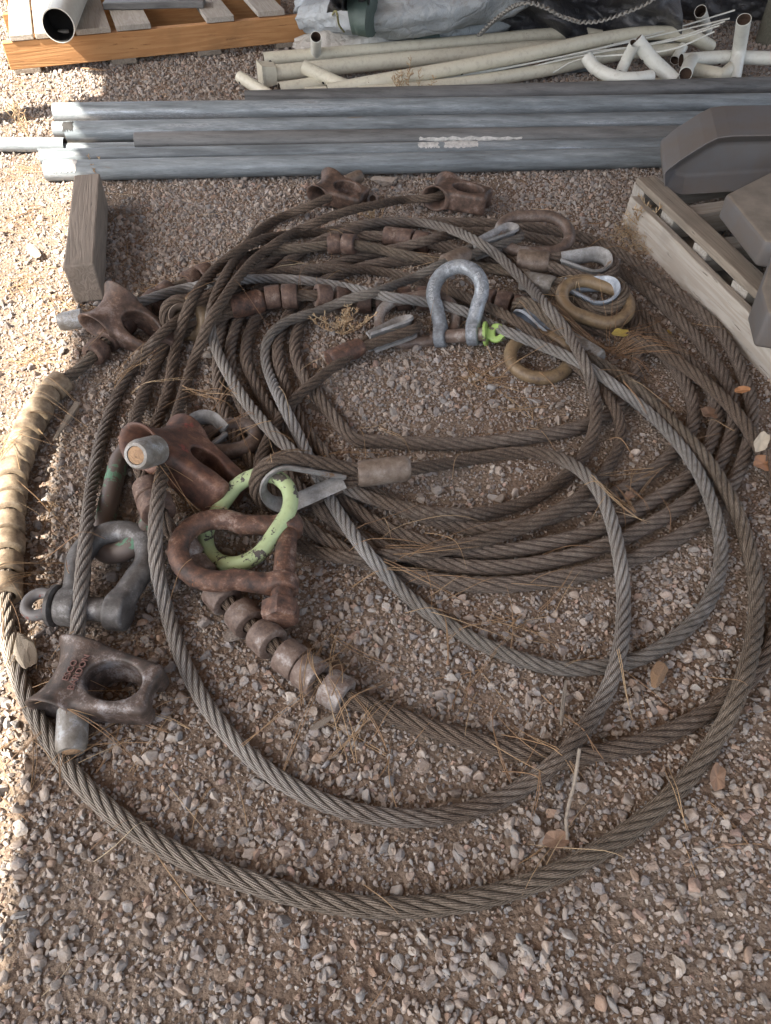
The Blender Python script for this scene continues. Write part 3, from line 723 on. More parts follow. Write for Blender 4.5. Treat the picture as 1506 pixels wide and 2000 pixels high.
cable('T', 'choker_cable', 'choker rope swinging round the lower left, ending in the eye on the lime link', 'wire rope', T_, .0105, M['rope_brown'],
      wear=[(0, -.2), (8, 0), (17, .1), (19, .6), (22, 1.1), (25, .8), (28, .15), (31, .1), (32, .6), (36, 1.0), (38, .3), (40, -.2), (42, -.2)], e1=(E6, M['ferrule'], M['thimble'], .085), selfstep=.25)
# ------------------------------------------------------------------ links, shackles and choker hooks
chain_link('oval_link', 'lime green link with chipped paint through the rusty shackle and the thimble', 'steel link', (427, 1096, .022), (540, 932, .075), (430, 985), .0116, M['lime'], .054, (0, .045))

g2 = shackle('rusty_shackle', 'rusty brown shackle with a hex bolt, lime link hooked in it', (566, 1030, .042), (548, 1142, .040), (349, 1066, .066), .0150, .056, None, M['rust'], bolt_build)
def g1b(root, w, t, re):
    r = t*.95; L = 2*w+t*3.2
    local_lathe('pin', root, [(r, -L/2), (r, L/2)], -t*.3, -1, M['link'])
    local_lathe('pin_collar', root, [(r*1.1, 0), (r*1.75, .002), (r*1.75, .007), (r*1.2, .009)], -w-t*1.45, -1, M['limepin'])
    a = np.linspace(0, 2*np.pi, 32, endpoint=False)
    def f(x, y, z):
        yc = y+w+t*1.45+.026
        plate = smax(smax(np.sqrt((x*1.0)**2+yc**2)-.019, np.abs(z)-.006, .004), -(np.sqrt(x**2+yc**2)-.0068), .003)
        neck = smax(smax(np.abs(x)-.011, np.abs(z)-.006, .003), np.abs(yc-.014)-.012, .003)
        return smin(plate, neck, .003)
    v, F = surface_nets(f, (-.03, -w-t*1.45-.055, -.012), (.03, -w-t*1.45+.01, .012), .0016)
    obj('pin_eye', mesh_np('pin_eye', v, F, M['limepin']), root)
    for (tx, ang, rad_) in (('20', 0, 1.0), ('US', 30, 1), ('FR', -34, 1), ('G2', -72, 1), ('31', 66, 1)):
        pass
M['text2'] = flat_mat('raised galvanised lettering', (.42, .44, .46), .5, .4)
g1 = shackle('galvanised_shackle', 'galvanised bow shackle standing upright with a lime green pin end', (862, 648, .018), (922, 664, .018), (894, 521, .112), .0145, .050, None, M['galv'], g1b)
# raised numbers round the bow of the upright shackle, facing the viewer
Lb = (V(894, 521, .112)-(V(862, 648, .018)+V(922, 664, .018))/2).length
for tx, ang in (('20', 0), ('T', 22), ('FR', -62), ('G2', -98), ('WLL', 74), ('EAN', 98)):
    a = math.radians(ang); cxx = Lb-.050
    pos = Vector((cxx+.050*math.cos(a), .050*math.sin(a), .0142)); xd = Vector((math.sin(a), -math.cos(a), 0))
    letters(tx, g1, M['text2'], .012, mat4(pos, xd, zz=(0, 0, 1)))
Lb2 = (V(350, 1064, .048)-(V(566, 1030, .038)+V(548, 1142, .036))/2).length
for tx, ang in (('CM', 42), ('USA', 68)):
    a = math.radians(ang); pos = Vector((Lb2-.054+.054*math.cos(a), .054*math.sin(a), .0162)); xd = Vector((math.sin(a), -math.cos(a), 0))
    letters(tx, g2, M['rust'], .011, mat4(pos, xd, zz=(0, 0, 1)), .0007)

BV, BF = surface_nets(bell_sdf, (-.095, -.062, -.045), (.100, .062, .045), .0016)
BV2 = BV*np.array([1, 1, -1.]); BF2 = BF[:, ::-1].copy()
def bell(label, c, xv, nv, mat, sc=1.0, text=None, group='choker hooks', flip=False):
    C = V(*c); X = Vector(xv).normalized(); Nd = Vector(nv).normalized()
    C = C+X*.040*sc
    root = empty('choker_hook', C, label, 'choker hook', group)
    m = mat4(C, X, y=-Nd); root.matrix_world = m @ Matrix.Scale(sc, 4)
    me = mesh_np('hook_body', BV2 if flip else BV, BF2 if flip else BF, mat); obj('hook_body', me, root)
    if text:
        for i, tx in enumerate(text):
            letters(tx, root, M['text'], .0125, Matrix.Translation((-.033+.0125*i, 0, .0282)) @ Matrix.Rotation(math.radians(90), 4, 'Z'), .0012)
    return root, m, X, Nd
def nubpart(cable_key, pos, axis, r=.0185, ln=.055, mat=None):
    """pressed end sleeve with the rope end showing in its mouth"""
    parent = ROPES[cable_key][1]; h = ln/2
    prof = [(r*.8, -h), (r, -h+.003), (r, h-.012), (r*.93, h-.004), (r*.82, h), (r*.62, h+.0005), (r*.60, h-.003), (.0001, h-.004)]
    lathe_part('end_sleeve', parent, prof, pos, axis, mat or M['nub'])
    ro = lathe_part('rope_end', parent, [(r*.58, 0), (r*.58, .003), (r*.4, .0042), (.0001, .0046)], Vector(pos)+Vector(axis).normalized()*(h-.0042), axis, M['chip'])
b5, m5, X5, N5 = bell('brown cast choker hook lying flat at the lower left with its oval pocket open upwards', (142, 1325, .030), (.97, -.20, -.02), (-.08, -.97, -.10), M['cast'], .92, text=['ESCO', 'BARDON'])
nubpart('S', V(141, 1426, .022), V(138, 1462, .020)-V(142, 1388, .026))
b4, m4, X4, N4 = bell('large reddish cast choker hook lying on the long dark link', (326, 868, .075), (.78, -.58, -.28), (-.30, -.80, .42), M['castred'], 1.13, flip=True)
nubpart('A', V(286, 884, .125), (-.25, -.80, .52), .0225, .056)
b3, m3, X3, N3 = bell('brown saddle shaped choker hook beside the end of the timber block', (216, 610, .058), (.80, -.20, -.55), (-.45, -.85, -.18), M['castbrown'], .98)
nubpart('B', V(141, 625, .040), (-.95, -.22, -.10), .0185, .052)
b1, m1, X1, N1 = bell('worn choker hook at the top left of the pile, sleeve poking out behind', (638, 366, .036), (.86, -.36, -.16), (.62, .76, .12), M['castbrown'], .88, flip=True)
nubpart('A', V(690, 350, .045), (.80, .50, .15), .0175, .05, M['ferrule'])
b2, m2, X2, N2 = bell('brown choker hook at the top with its cable entering from the left', (866, 374, .038), (.90, -.40, -.05), (.40, .88, .0), M['castbrown'], .98, flip=True)

# thimble and bar glimpsed behind the red choker hook
tm = empty('loose_thimble', V(410, 830, .01), 'grey thimble arch showing behind the red choker hook', 'thimble')
thimble(tm, V(470, 850, .02), V(352, 845, .03)-V(470, 850, .02), (V(408, 808, .045)-V(410, 850, .03)).normalized()*.042, .0115, M['thimble'])
chain_link('oval_link', 'dark brown link running under the coil behind the red choker hook', 'steel link', (395, 862, .016), (500, 850, .016), (440, 882), .0135, M['link'], .036, (0, .03))
chain_link('oval_link', 'brown link through the eye by the upper left roller cable', 'steel link', (345, 600, .05), (392, 645, .02), (345, 640), .0125, M['tanlink'], .034, (0, .06))

# ------------------------------------------------------------------ straight and bent tubes
def tube(name, label, cat, pts, r, mat, group=None, inner=None, holes=(), n=20, wall=.002, sub=8, up=None, parent=None):
    q = catmull(pts, sub) if len(pts) > 2 else np.array(pts, float)
    q = resample(q, .02) if len(pts) > 2 else np.stack([q[0]+(q[1]-q[0])*t for t in np.linspace(0, 1, 12)])
    T, N, B = frames(q); a = np.linspace(0, 2*np.pi, n, endpoint=False)
    ring = lambda c, i, rr: c+rr*(np.cos(a)[:, None]*N[i]+np.sin(a)[:, None]*B[i])
    rings = [ring(q[i], i, r) for i in range(len(q))]
    dep = .022 if len(pts) > 2 else min(.12, .35*float(np.linalg.norm(q[-1]-q[0])))
    e1 = [ring(q[-1], -1, r-wall), ring(q[-1]-T[-1]*dep, -1, r-wall)]; e0 = [ring(q[0]+T[0]*dep, 0, r-wall), ring(q[0], 0, r-wall)]
    allr = e0+rings+e1; v = np.concatenate(allr); k = len(allr)
    I, J = np.meshgrid(np.arange(k-1), np.arange(n), indexing='ij'); J2 = (J+1) % n
    f = np.stack([I*n+J, I*n+J2, (I+1)*n+J2, (I+1)*n+J], -1).reshape(-1, 4).tolist()
    f.append(list(range(n))[::-1]); f.append([(k-1)*n+j for j in range(n)])
    o0 = np.array(q.mean(0)) if parent is None else np.array(parent.location)
    me = mesh_np(name, v-o0, f, mat); sharp(me, 35)
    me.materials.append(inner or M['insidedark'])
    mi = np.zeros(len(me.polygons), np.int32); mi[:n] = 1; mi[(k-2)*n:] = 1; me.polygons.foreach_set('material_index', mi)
    o = obj(name, me, parent, None if parent else Vector(o0))
    if parent is None: tag(o, label, cat, group)
    for (t, ang) in holes:
        i = int(t*(len(q)-1)); d = math.cos(ang)*Vector(N[i])+math.sin(ang)*Vector(B[i])
        vv, ff = axis_lathe([(.0048, -.001), (.0048, .0004)], 14); mh = mesh_np('bolt_hole', vv, ff, M['black'])
        ho = obj('bolt_hole', mh, o); ho.matrix_local = mat4(Vector(q[i])+d*r-(Vector(o0)), d, zz=Vector(T[i]))
    return o
PG = 'galvanised pipes laid side by side'
def gp(label, a, b, r, mat='pipe', ext=0):
    A, B = P(*a), P(*b)
    return tube('steel_pipe', label, 'pipe', [A, B+(B-A)*ext], r, M[mat], PG)
gp('rearmost galvanised pipe, touching the cream tubes', (480, 196, .030), (1506, 168, .030), .028, 'pipedark', .1)
gp('galvanised pipe with its end furthest up the gravel, second from the back', (108, 221, .030), (1506, 202, .030), .0295, 'pipe', .1)
gp('galvanised pipe with a torn dark notch near its left end', (132, 258, .032), (1506, 236, .030), .0295, 'pipe', .1)
gp('galvanised pipe with the short bright end peeping out behind the notched pipe', (106, 253, .028), (420, 250, .024), .022, 'pipe')
gp('dusty galvanised pipe whose end starts well in from the others', (266, 277, .040), (1506, 262, .038), .026, 'pipedark', .1)
gp('bright pipe sticking out furthest left into the sun', (-60, 282, .022), (128, 283, .022), .0195, 'pipe')
gp('flattened galvanised pipe low in the gap', (76, 290, .014), (1046, 276, .016), .0135, 'pipe')
gp('thin galvanised pipe with torn white sticker, second from the front', (82, 308, .024), (1506, 281, .024), .0225, 'pipe', .1)
gp('front galvanised pipe nearest the coil with a sticker at its end', (90, 334, .027), (1506, 303, .027), .0265, 'pipe', .1)
# torn white stickers
def sticker(px0, px1, y, z, w, lab):
    a, b = P(px0, y, z), P(px1, y-(px1-px0)*.018, z); nx = 18
    v = []; 
    for i in range(nx+1):
        t = i/nx; c = a+(b-a)*t
        for j in (-1, 1): v.append(c+np.array([0, -.003*j+(.0045*(random.random()-.5)), .0002+.0045*j*(.6+.4*random.random())*w]))
    f = [[2*i, 2*i+2, 2*i+3, 2*i+1] for i in range(nx)]
    me = mesh_np('paper_label', np.array(v), f, M['paper']); me2 = obj('paper_label', me); tag(me2, lab, 'sticker')
    sm = me2.modifiers.new('s', 'SOLIDIFY'); sm.thickness = .0004
M['paper'] = flat_mat('torn white paper', (.62, .60, .57), .8, 0, .25, 90, .3)
M['patch'] = flat_mat('dark torn steel', (.03, .028, .027), .8)

def patch(name, a, b, r, t0, t1, a0, a1, mat, lab, seed=0, cat='sticker'):
    A, B = Vector(P(*a)), Vector(P(*b)); x = (B-A).normalized(); up = Vector((0, 0, 1)); y = up.cross(x).normalized(); rr_ = np.random.default_rng(seed)
    nx, ny = 22, 5; v = []; c0_ = A+(B-A)*(t0+t1)/2
    for i in range(nx+1):
        e0_, e1_ = a0+(rr_.random()-.5)*.25, a1+(rr_.random()-.5)*.25
        for j in range(ny+1):
            an = math.radians(0)+e0_+(e1_-e0_)*j/ny; c = A+(B-A)*(t0+(t1-t0)*i/nx)+x*((rr_.random()-.5)*.006 if i in (0, nx) else 0)
            v.append(list(c+(up*math.cos(an)-y*math.sin(an))*(r+.0008)-c0_))
    f = [[i*(ny+1)+j, (i+1)*(ny+1)+j, (i+1)*(ny+1)+j+1, i*(ny+1)+j+1] for i in range(nx) for j in range(ny)]
    o = obj(name, mesh_np(name, np.array(v), f, M[mat]), None, c0_); tag(o, lab, cat, 'torn stickers on the pipes' if cat == 'sticker' else None); return o
q1a, q1b = (82, 308, .024), (1506, 281, .024)
patch('paper_label', q1a, q1b, .0225, .507, .535, .1, .9, 'paper', 'small torn white sticker on the thin pipe, left one of a pair', 1)
patch('paper_label', q1a, q1b, .0225, .543, .588, -.1, .95, 'paper', 'ragged white sticker on the thin pipe, right one of a pair', 2)
patch('paper_label', (266, 277, .040), (1506, 262, .038), .026, .44, .60, 1.15, 1.5, 'paper', 'long white sticker strip under the dusty pipe', 3)
patch('paper_label', (90, 334, .027), (1506, 303, .027), .0265, .004, .045, -.2, 1.3, 'paper', 'faded sticker at the left end of the front pipe', 4)
patch('torn_notch', (132, 258, .032), (1506, 236, .030), .0295, -.001, .012, .1, 1.1, 'patch', 'dark torn notch in the pipe end', 5, 'torn notch')
# cream tubes heap
def ct(label, pts, r=.021, mat='cream', holes=(), g='cream enamelled tubes in the heap'):
    return tube('cream_tube', label, 'tube', [P(*p) for p in pts], r, M[mat], g, holes=holes)
ct('rear straight cream tube lying along the silver tarp', [(515, 116, .05), (850, 88, .055), (1100, 66, .06), (1175, 72, .055)], .0225, holes=[(.03, 1.7)])
ct('cream tube with a square flange at its left end', [(535, 143, .035), (760, 120, .04), (1000, 98, .04), (1180, 88, .04)], .0255)
fl = tag(obj('tube_flange', mesh_np('tube_flange', *sweep(np.array([P(508, 146, .035), P(516, 145, .035), P(538, 143, .035)]), np.array([(-.034, -.036), (.034, -.036), (.034, .036), (-.034, .036)]), up=(0, 0, 1), scale=[1.05, .95, .8]), M['cream'], False)), 'square cast flange on the end of the cream tube', 'flange')
ct('long cream tube curving down at its right end with three bolt holes', [(640, 178, .03), (746, 158, .05), (890, 133, .07), (1060, 100, .09), (1200, 72, .10), (1290, 64, .10), (1350, 72, .09), (1388, 92, .05)], .0225, holes=[(.32, 2.6), (.72, 2.4)])
ct('cream tube arched on the ground behind the pipes, middle of the heap', [(700, 182, .025), (880, 166, .03), (1060, 138, .035), (1200, 108, .045), (1330, 95, .05)], .021, holes=[(.3, 2.6)])
ct('cream tube low behind the rear galvanised pipe', [(800, 188, .018), (950, 180, .018), (1190, 168, .018), (1330, 160, .018)], .017)
ct('short cream tube leaning from the flange towards the pipes', [(592, 130, .075), (650, 158, .04), (700, 178, .022)], .0215, holes=[(.45, 2.2)])
ct('short cream tube lying at the far left of the heap', [(468, 150, .045), (500, 170, .03), (530, 188, .018)], .019, holes=[(.2, 2)])
ct('rusty ended cream tube beneath the flanged tube', [(546, 176, .022), (600, 168, .024), (650, 160, .024)], .024)
ct('small cream tube standing up beside the silver tarp', [(617, 72, .13), (617, 112, .04)], .019, 'creamwhite')
ct('small cream tube stub behind the leaning one', [(596, 182, .015), (650, 180, .018)], .018)
ct('cream tube bent like an elbow at the heap front', [(1146, 112, .085), (1165, 135, .06), (1205, 152, .05), (1240, 154, .05), (1272, 150, .05)], .021, 'creamwhite', holes=[(.25, 2.4)])
ct('short cream stem welded under the bent elbow', [(1205, 150, .045), (1192, 166, .015)], .018, 'creamwhite')
ct('cream tube leaning back behind the elbow', [(1240, 85, .13), (1222, 120, .07), (1210, 146, .04)], .019, 'creamwhite')
ct('cream tube sloping down to the right from the peak of the heap', [(1243, 78, .135), (1275, 118, .08), (1318, 158, .03)], .0235, 'creamwhite', holes=[(.4, 2.6)])
ct('cream tube end facing the viewer with a dark mouth', [(1339, 145, .055), (1345, 128, .06), (1352, 118, .05)], .022, 'creamwhite')
ct('cream tube elbow at the right of the dark mouthed tube', [(1350, 135, .035), (1400, 145, .032), (1412, 146, .032), (1430, 132, .035)], .022, 'cream')
ct('white tube running out of frame to the right with a hole', [(1330, 118, .05), (1420, 112, .055), (1560, 116, .06)], .022, 'creamwhite', holes=[(.35, 2.5)])
ct('white tube crossing upright through the horizontal one', [(1453, 38, .19), (1443, 100, .08), (1432, 160, .01)], .0235, 'creamwhite')
ct('short white tube peeping out under the long curved tube', [(1334, 92, .06), (1318, 118, .03)], .018, 'creamwhite')
ct('white tube behind the thin rods', [(1368, 22, .16), (1380, 60, .06)], .021, 'creamwhite')
ct('pale tube lying low between the cream tubes', [(870, 150, .02), (1000, 142, .02), (1160, 128, .02)], .018, 'pipe')
for i, (y0, y1, dz) in enumerate([(154, 20, .0), (152, 36, .006), (156, 42, .0), (150, 50, -.004), (158, 62, .0)]):
    q = [P(800+i*70, y0+12-i*7, .03), P(1100+i*10, y0-44, .07+dz), P(1300, y0-95+i*9 if i else 60, .11), P(1435 - i*10, y1, .16)]
    tube('thin_rod', ['thin white rod reaching highest to the right', 'thin white rod just below the highest one', 'thin cream rod bundled in the middle', 'thin cream rod ending before the others', 'lowest thin cream rod of the bundle'][i], 'rod', q, .0028, M['creamwhite'], 'thin rods tied in a bundle', n=8)

# ------------------------------------------------------------------ timber
def board(name, parent, a, b, w, h, mat, updir=(0, 0, 1), bev=.0025, jitter=.0, notch=0):
    """box from a to b (centre line of its top face), width w sideways, thickness h down"""
    a = Vector(a); b = Vector(b); x = (b-a); L = x.length; x.normalize(); up = Vector(updir); y = up.cross(x).normalized(); z = x.cross(y)
    n = max(2, int(L/.05)); v = []; f = []
    for i in range(n+1):
        t = i/n-.5
        for (yy, zz) in ((-.5, 0), (.5, 0), (.5, -1), (-.5, -1)):
            v.append((t*L+random.uniform(-1, 1)*jitter, yy*w+random.uniform(-1, 1)*jitter*.6, zz*h+random.uniform(-1, 1)*jitter*.5))
    for i in range(n):
        for j in range(4): f.append([i*4+j, i*4+(j+1) % 4, (i+1)*4+(j+1) % 4, (i+1)*4+j])
    f.append([3, 2, 1, 0]); f.append([n*4+k for k in range(4)])
    me = mesh_np(name, np.array(v), [q[::-1] for q in f], mat, False); o = obj(name, me, parent)
    mm = Matrix((x, y, z)).transposed().to_4x4(); mm.translation = (a+b)/2-(Vector(parent.location) if parent else Vector((0, 0, 0)))
    o.matrix_local = mm
    bm = o.modifiers.new('bevel', 'BEVEL'); bm.width = bev; bm.segments = 2; bm.limit_method = 'ANGLE'
    return o
blk_t0 = V(169, 340, .088); blk_t1 = V(153, 517, .088)
bk = board('timber_block', None, blk_t0, blk_t1, .062, .086, M['wblock'], bev=.004, jitter=.0015)
tag(bk, 'weathered timber block lying on the gravel by the pipes', 'timber block')

# pallet at the upper left
h1 = .105
p1 = empty('pallet', V(60, 100, 0), 'pallet with a bright orange front beam at the upper left', 'pallet', 'pallets')
fa, fb = V(4, 84, h1), V(596, 30, h1)
ux = (fb-fa).normalized(); uy = Vector((-ux.y, ux.x, 0))
board('stringer', p1, fa+uy*.018, fb+uy*.018, .036, .085, M['worange'], jitter=.0008)
board('stringer', p1, fa+uy*.42, fb+uy*.42, .036, .085, M['worange'])
board('stringer', p1, fa+uy*.85, fb+uy*.85, .036, .085, M['worange'])
def deck(x0, x1, z=h1, ymin=-.004, mat='wboard', th=.019):
    """deck board from front pixel column x0..x1 measured at the beam top"""
    def ft(px):
        u = (px-4)/(596-4); return fa+(fb-fa)*u
    a = ft(x0); b = ft(x1); w = (b-a).length; c = (a+b)/2
    s = c+uy*ymin+Vector((0, 0, th+.002)); e = s+uy*1.0
    board('deck_board', p1, s, e, w, th, M[mat], jitter=.0008)
deck(20, 62, mat='wpale'); deck(66, 128, mat='wpale'); deck(140, 205, mat='wboard'); deck(216, 282, mat='wboard', ymin=.0); deck(392, 448, ymin=0.0); deck(500, 556, ymin=0.02)
deck(70, 126, mat='worange', ymin=.01, th=.0)if 0 else None
for u in (.05, .36, .65, .93):
    c = fa+(fb-fa)*u; board('bottom_board', p1, Vector((c.x, c.y, .021))-uy*.0, Vector((c.x, c.y, .021))+uy*.9, .09, .018, M['wgrey'])
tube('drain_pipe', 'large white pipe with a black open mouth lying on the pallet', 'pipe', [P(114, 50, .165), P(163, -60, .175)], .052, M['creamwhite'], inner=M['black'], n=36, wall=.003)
pl = board('steel_channel', None, V(204, 0, .150), V(398, -4, .150), .10, .022, M['pipedark']); tag(pl, 'grey steel channel lying across the pallet boards', 'steel channel')

# pallet at the right
p2 = empty('pallet', V(1400, 520, 0), 'grey weathered pallet under the dark weights at the right', 'pallet', 'pallets')
r0, r1 = V(1240, 346, .098), V(1560, 650, .098); d2 = (r1-r0).normalized(); d2.z = 0; n2 = Vector((d2.y, -d2.x, 0))
if n2.x < 0: n2 = -n2    # towards the far right
board('deck_board', p2, r0+n2*.030, r1+n2*.030, .050, .018, M['wgrey'], jitter=.0012)
q0, q1 = V(1230, 383, .068), V(1566, 716, .068)
board('side_plank', p2, q0+n2*.012, q1+n2*.012, .022, .074, M['wpale'], updir=(.10*n2.x, .10*n2.y, 1), jitter=.0012)
cr = [(1253, 362), (1309, 417), (1373, 482), (1451, 557), (1510, 620)]
rd = (V(1410, 398, .064)-V(1330, 410, .064)); rd.z = 0; rd.normalize()
for i, (x, y) in enumerate(cr):
    s = V(x, y, .0785); board('cross_piece', p2, s-rd*.004-n2*.002, s+rd*1.1, .050, .052, M['wboard'], jitter=.001)
board('bottom_board', p2, V(1262, 404, .012)+n2*.02, V(1560, 730, .012)+n2*.02, .075, .014, M['wpale'])

# dark plastic weights on the right pallet
def prism(name, label, loop, z0, z1, mat, topmat, bev=.012, group=None, cat='weight', tilt=None):
    """loop of world xy points, extruded from z0 to z1"""
    n = len(loop); v = [(x, y, z0) for x, y in loop]+[(x, y, z1) for x, y in loop]
    c = np.mean(np.array(v), 0); v = np.array(v)-c
    f = [[i, (i+1) % n, n+(i+1) % n, n+i] for i in range(n)]+[list(range(n))[::-1], list(range(n, 2*n))]
    me = mesh_np(name, v, f, mat, True); me.materials.append(topmat)
    mi = np.zeros(len(me.polygons), np.int32); mi[-1] = 1; me.polygons.foreach_set('material_index', mi)
    o = obj(name, me, None, Vector(c)); tag(o, label, cat, group)
    b = o.modifiers.new('bevel', 'BEVEL'); b.width = bev; b.segments = 4; b.limit_method = 'ANGLE'; b.harden_normals = False
    return o
wt = .172
A1 = [P(1418, 378, wt)[:2], P(1506, 334, wt)[:2], P(1700, 300, wt)[:2], P(1760, 520, wt)[:2], P(1494, 470, wt)[:2]]
w1 = empty('plastic_weight', V(1450, 450, .12), 'dark grey block with a flat dusty top, in front on the pallet', 'weight', 'dark grey weights')
def wpart(name, loop, z0, z1, bev, parent, m1='rubber', m2='rubberdust'):
    o = prism(name, None, loop, z0, z1, M[m1], M[m2], bev, None, None)
    wl = o.location.copy(); o.parent = parent; o.location = wl-parent.location; return o
wpart('block_body', A1, .118, .172, .008, w1)
A1b = [P(1408, 424, .09)[:2], P(1500, 360, .09)[:2], P(1700, 330, .09)[:2], P(1760, 560, .09)[:2], P(1476, 520, .09)[:2]]
wpart('block_skirt', A1b, .088, .1185, .008, w1, m2='rubber')
A3 = [P(1486, 560, .16)[:2], P(1512, 486, .16)[:2], P(1700, 500, .16)[:2], P(1700, 640, .16)[:2], P(1500, 610, .16)[:2]]
w3 = prism('plastic_weight', 'dark grey block cut off by the right edge of the photo', A3, .0885, .16, M['rubber'], M['rubberdust'], .008, 'dark grey weights')
# rear weight: a thick rounded slab standing on its long edge
w2 = empty('plastic_weight', V(1400, 340, .12), 'rear dark grey slab standing on edge with a recessed underside', 'weight', 'dark grey weights')
yb = P(1298, 370, .10)
prof = [(1298, 372, .100), (1297, 338, .118), (1330, 312, .16), (1378, 282, .205), (1402, 270, .225), (1430, 266, .235), (1700, 262, .24), (1700, 360, .10), (1500, 372, .09), (1330, 383, .09)]
fr = np.array([P(x, y, z) for x, y, z in prof]); fy = 1.79
fr = []
for x, y, z in prof:
    # front face plane at world y = fy
    u = (x-cx_)/FPX; vv = (y-cy_)/FPX; s, c = math.sin(TH), math.cos(TH); t = fy/(c-vv*s); fr.append((u*t, fy, CAMH+t*(-s-vv*c)))
fr = np.array(fr); bk2 = fr+np.array([.03, .17, .012]); n = len(fr)
v = np.concatenate([fr, bk2]); f = [[i, (i+1) % n, n+(i+1) % n, n+i] for i in range(n)]+[list(range(n))[::-1], list(range(n, 2*n))]
c0 = np.array(w2.location); me = mesh_np('slab', v-c0, f, M['rubber'], False)
bm_ = bmesh.new(); bm_.from_mesh(me); bm_.faces.ensure_lookup_table()
ff = min((q for q in bm_.faces if len(q.verts) == n), key=lambda q: q.calc_center_median().y)
bmesh.ops.inset_individual(bm_, faces=[ff], thickness=.030, depth=0); bmesh.ops.translate(bm_, verts=list(ff.verts), vec=(.01, .045, .0)); bm_.to_mesh(me); bm_.free()
o = obj('slab', me, w2); b = o.modifiers.new('b', 'BEVEL'); b.width = .007; b.segments = 3; b.limit_method = 'ANGLE'
SLABZ = fr[:, 2]
# ------------------------------------------------------------------ tarpaulins, post
def cloth(name, label, outline_fn, nx, ny, mat, group=None, thick=.0025, cat='tarpaulin'):
    v = []; 
    for j in range(ny+1):
        for i in range(nx+1): v.append(outline_fn(i/nx, j/ny))
    f = [[j*(nx+1)+i, j*(nx+1)+i+1, (j+1)*(nx+1)+i+1, (j+1)*(nx+1)+i] for j in range(ny) for i in range(nx)]
    v = np.array(v); c = v.mean(0); me = mesh_np(name, v-c, f, mat); o = obj(name, me, None, Vector(c)); tag(o, label, cat, group)
    m = o.modifiers.new('s', 'SOLIDIFY'); m.thickness = thick
    return o
def tarp_mat(name, a, b_, crease, rough=.42):
    m, t, b = newmat(name); p = wpos(t)
    n1 = noise(t, 5, 5, .6, p); n2 = noise(t, 30, 5, .7, p, 1.2)
    c = mix(t, a, b_, ramp(t, n1, [(.4, (0, 0, 0)), (.65, (1, 1, 1))]))
    c = mix(t, c, crease, math_(t, 'MULTIPLY', ramp(t, n2, [(.55, (0, 0, 0)), (.7, (1, 1, 1))]), .6))
    t.links.new(c, b.inputs['Base Color']); b.inputs['Roughness'].default_value = rough
    v = nd(t, 'ShaderNodeTexVoronoi', feature='DISTANCE_TO_EDGE'); v.inputs['Scale'].default_value = 14
    vm = nd(t, 'ShaderNodeMapping'); t.links.new(p, vm.inputs[0]); nn = nd(t, 'ShaderNodeTexNoise'); nn.inputs['Scale'].default_value = 6; t.links.new(p, nn.inputs['Vector'])
    mm = mix(t, p, nn.outputs['Color'], .12); t.links.new(mm, v.inputs['Vector'])
    h = math_(t, 'ADD', math_(t, 'MULTIPLY', math_(t, 'MINIMUM', v.outputs['Distance'], .12), 4), math_(t, 'MULTIPLY', n2, 1.2))
    bump(t, h, .8, .006, b); return m
M['tarp'] = tarp_mat('silver tarpaulin', (.31, .345, .375), (.44, .46, .465), (.20, .18, .155))
M['tarpdirty'] = tarp_mat('dirty white tarpaulin', (.40, .375, .34), (.50, .50, .48), (.20, .17, .13))
M['tarpdark'] = tarp_mat('dark tarpaulin', (.045, .045, .052), (.10, .10, .105), (.20, .19, .17), .5)
M['tarpgreen'] = flat_mat('green tarp inside', (.095, .135, .12), .5, 0, .15, 20, .4, .003)
M['hem'] = flat_mat('white stitched hem', (.28, .27, .25), .8, 0, .2, 120, .5)
M['postw'] = wood_mat('mossy post', (.155, .15, .115), (.095, .09, .07), (.03, .03, .02), 1)
M['cord'] = flat_mat('yellow cord', (.34, .32, .15), .8)
def roll(label, pts, rad, mat, wob=.25, n=56, m=40, seed=1, flat=.75):
    """a crumpled rolled tarpaulin along a path"""
    q = catmull([P(*p) for p in pts], 20); q = resample(q, .012); k = len(q); T, N, B = frames(q, up=(0, 0, 1))
    s = np.linspace(0, 1, k); a = np.linspace(0, 2*np.pi, m, endpoint=False); R = np.interp(s, np.linspace(0, 1, len(rad)), rad)
    A, SS = np.meshgrid(a, s); L = s[-1]*k*.012
    nz = vnoise(SS*L*9+A*.9, A*2.0, 1.0, seed)-.5; nz2 = vnoise(SS*L*16, A*4+SS*L*13, 1.0, seed+1)-.5; nz3 = np.abs(vnoise(SS*L*30+A*3, A*7, 1.0, seed+2)-.5)
    rr = R[:, None]*(1+wob*nz+wob*.6*nz2-wob*.35*nz3)
    v = q[:, None]+rr[..., None]*(flat*np.cos(A)[..., None]*N[:, None]+np.sin(A)[..., None]*B[:, None])
    v = v.reshape(-1, 3); I, J = np.meshgrid(np.arange(k-1), np.arange(m), indexing='ij'); J2 = (J+1) % m
    f = np.stack([I*m+J, I*m+J2, (I+1)*m+J2, (I+1)*m+J], -1).reshape(-1, 4).tolist()+[list(range(m))[::-1], [(k-1)*m+j for j in range(m)]]
    c = v.mean(0); me = mesh_np('tarpaulin', v-c, f, M[mat]); sharp(me, 55); o = obj('tarpaulin', me, None, Vector(c)); tag(o, label, 'tarpaulin', 'tarpaulins heaped behind the tubes'); return o
roll('dirty white tarp spread flat at the left under the silver rolls', [(578, 84, .02), (640, 86, .03), (720, 84, .035), (800, 82, .03), (860, 76, .02)], [.03, .11, .13, .11, .04], 'tarpdirty', .5, seed=3, flat=.5)
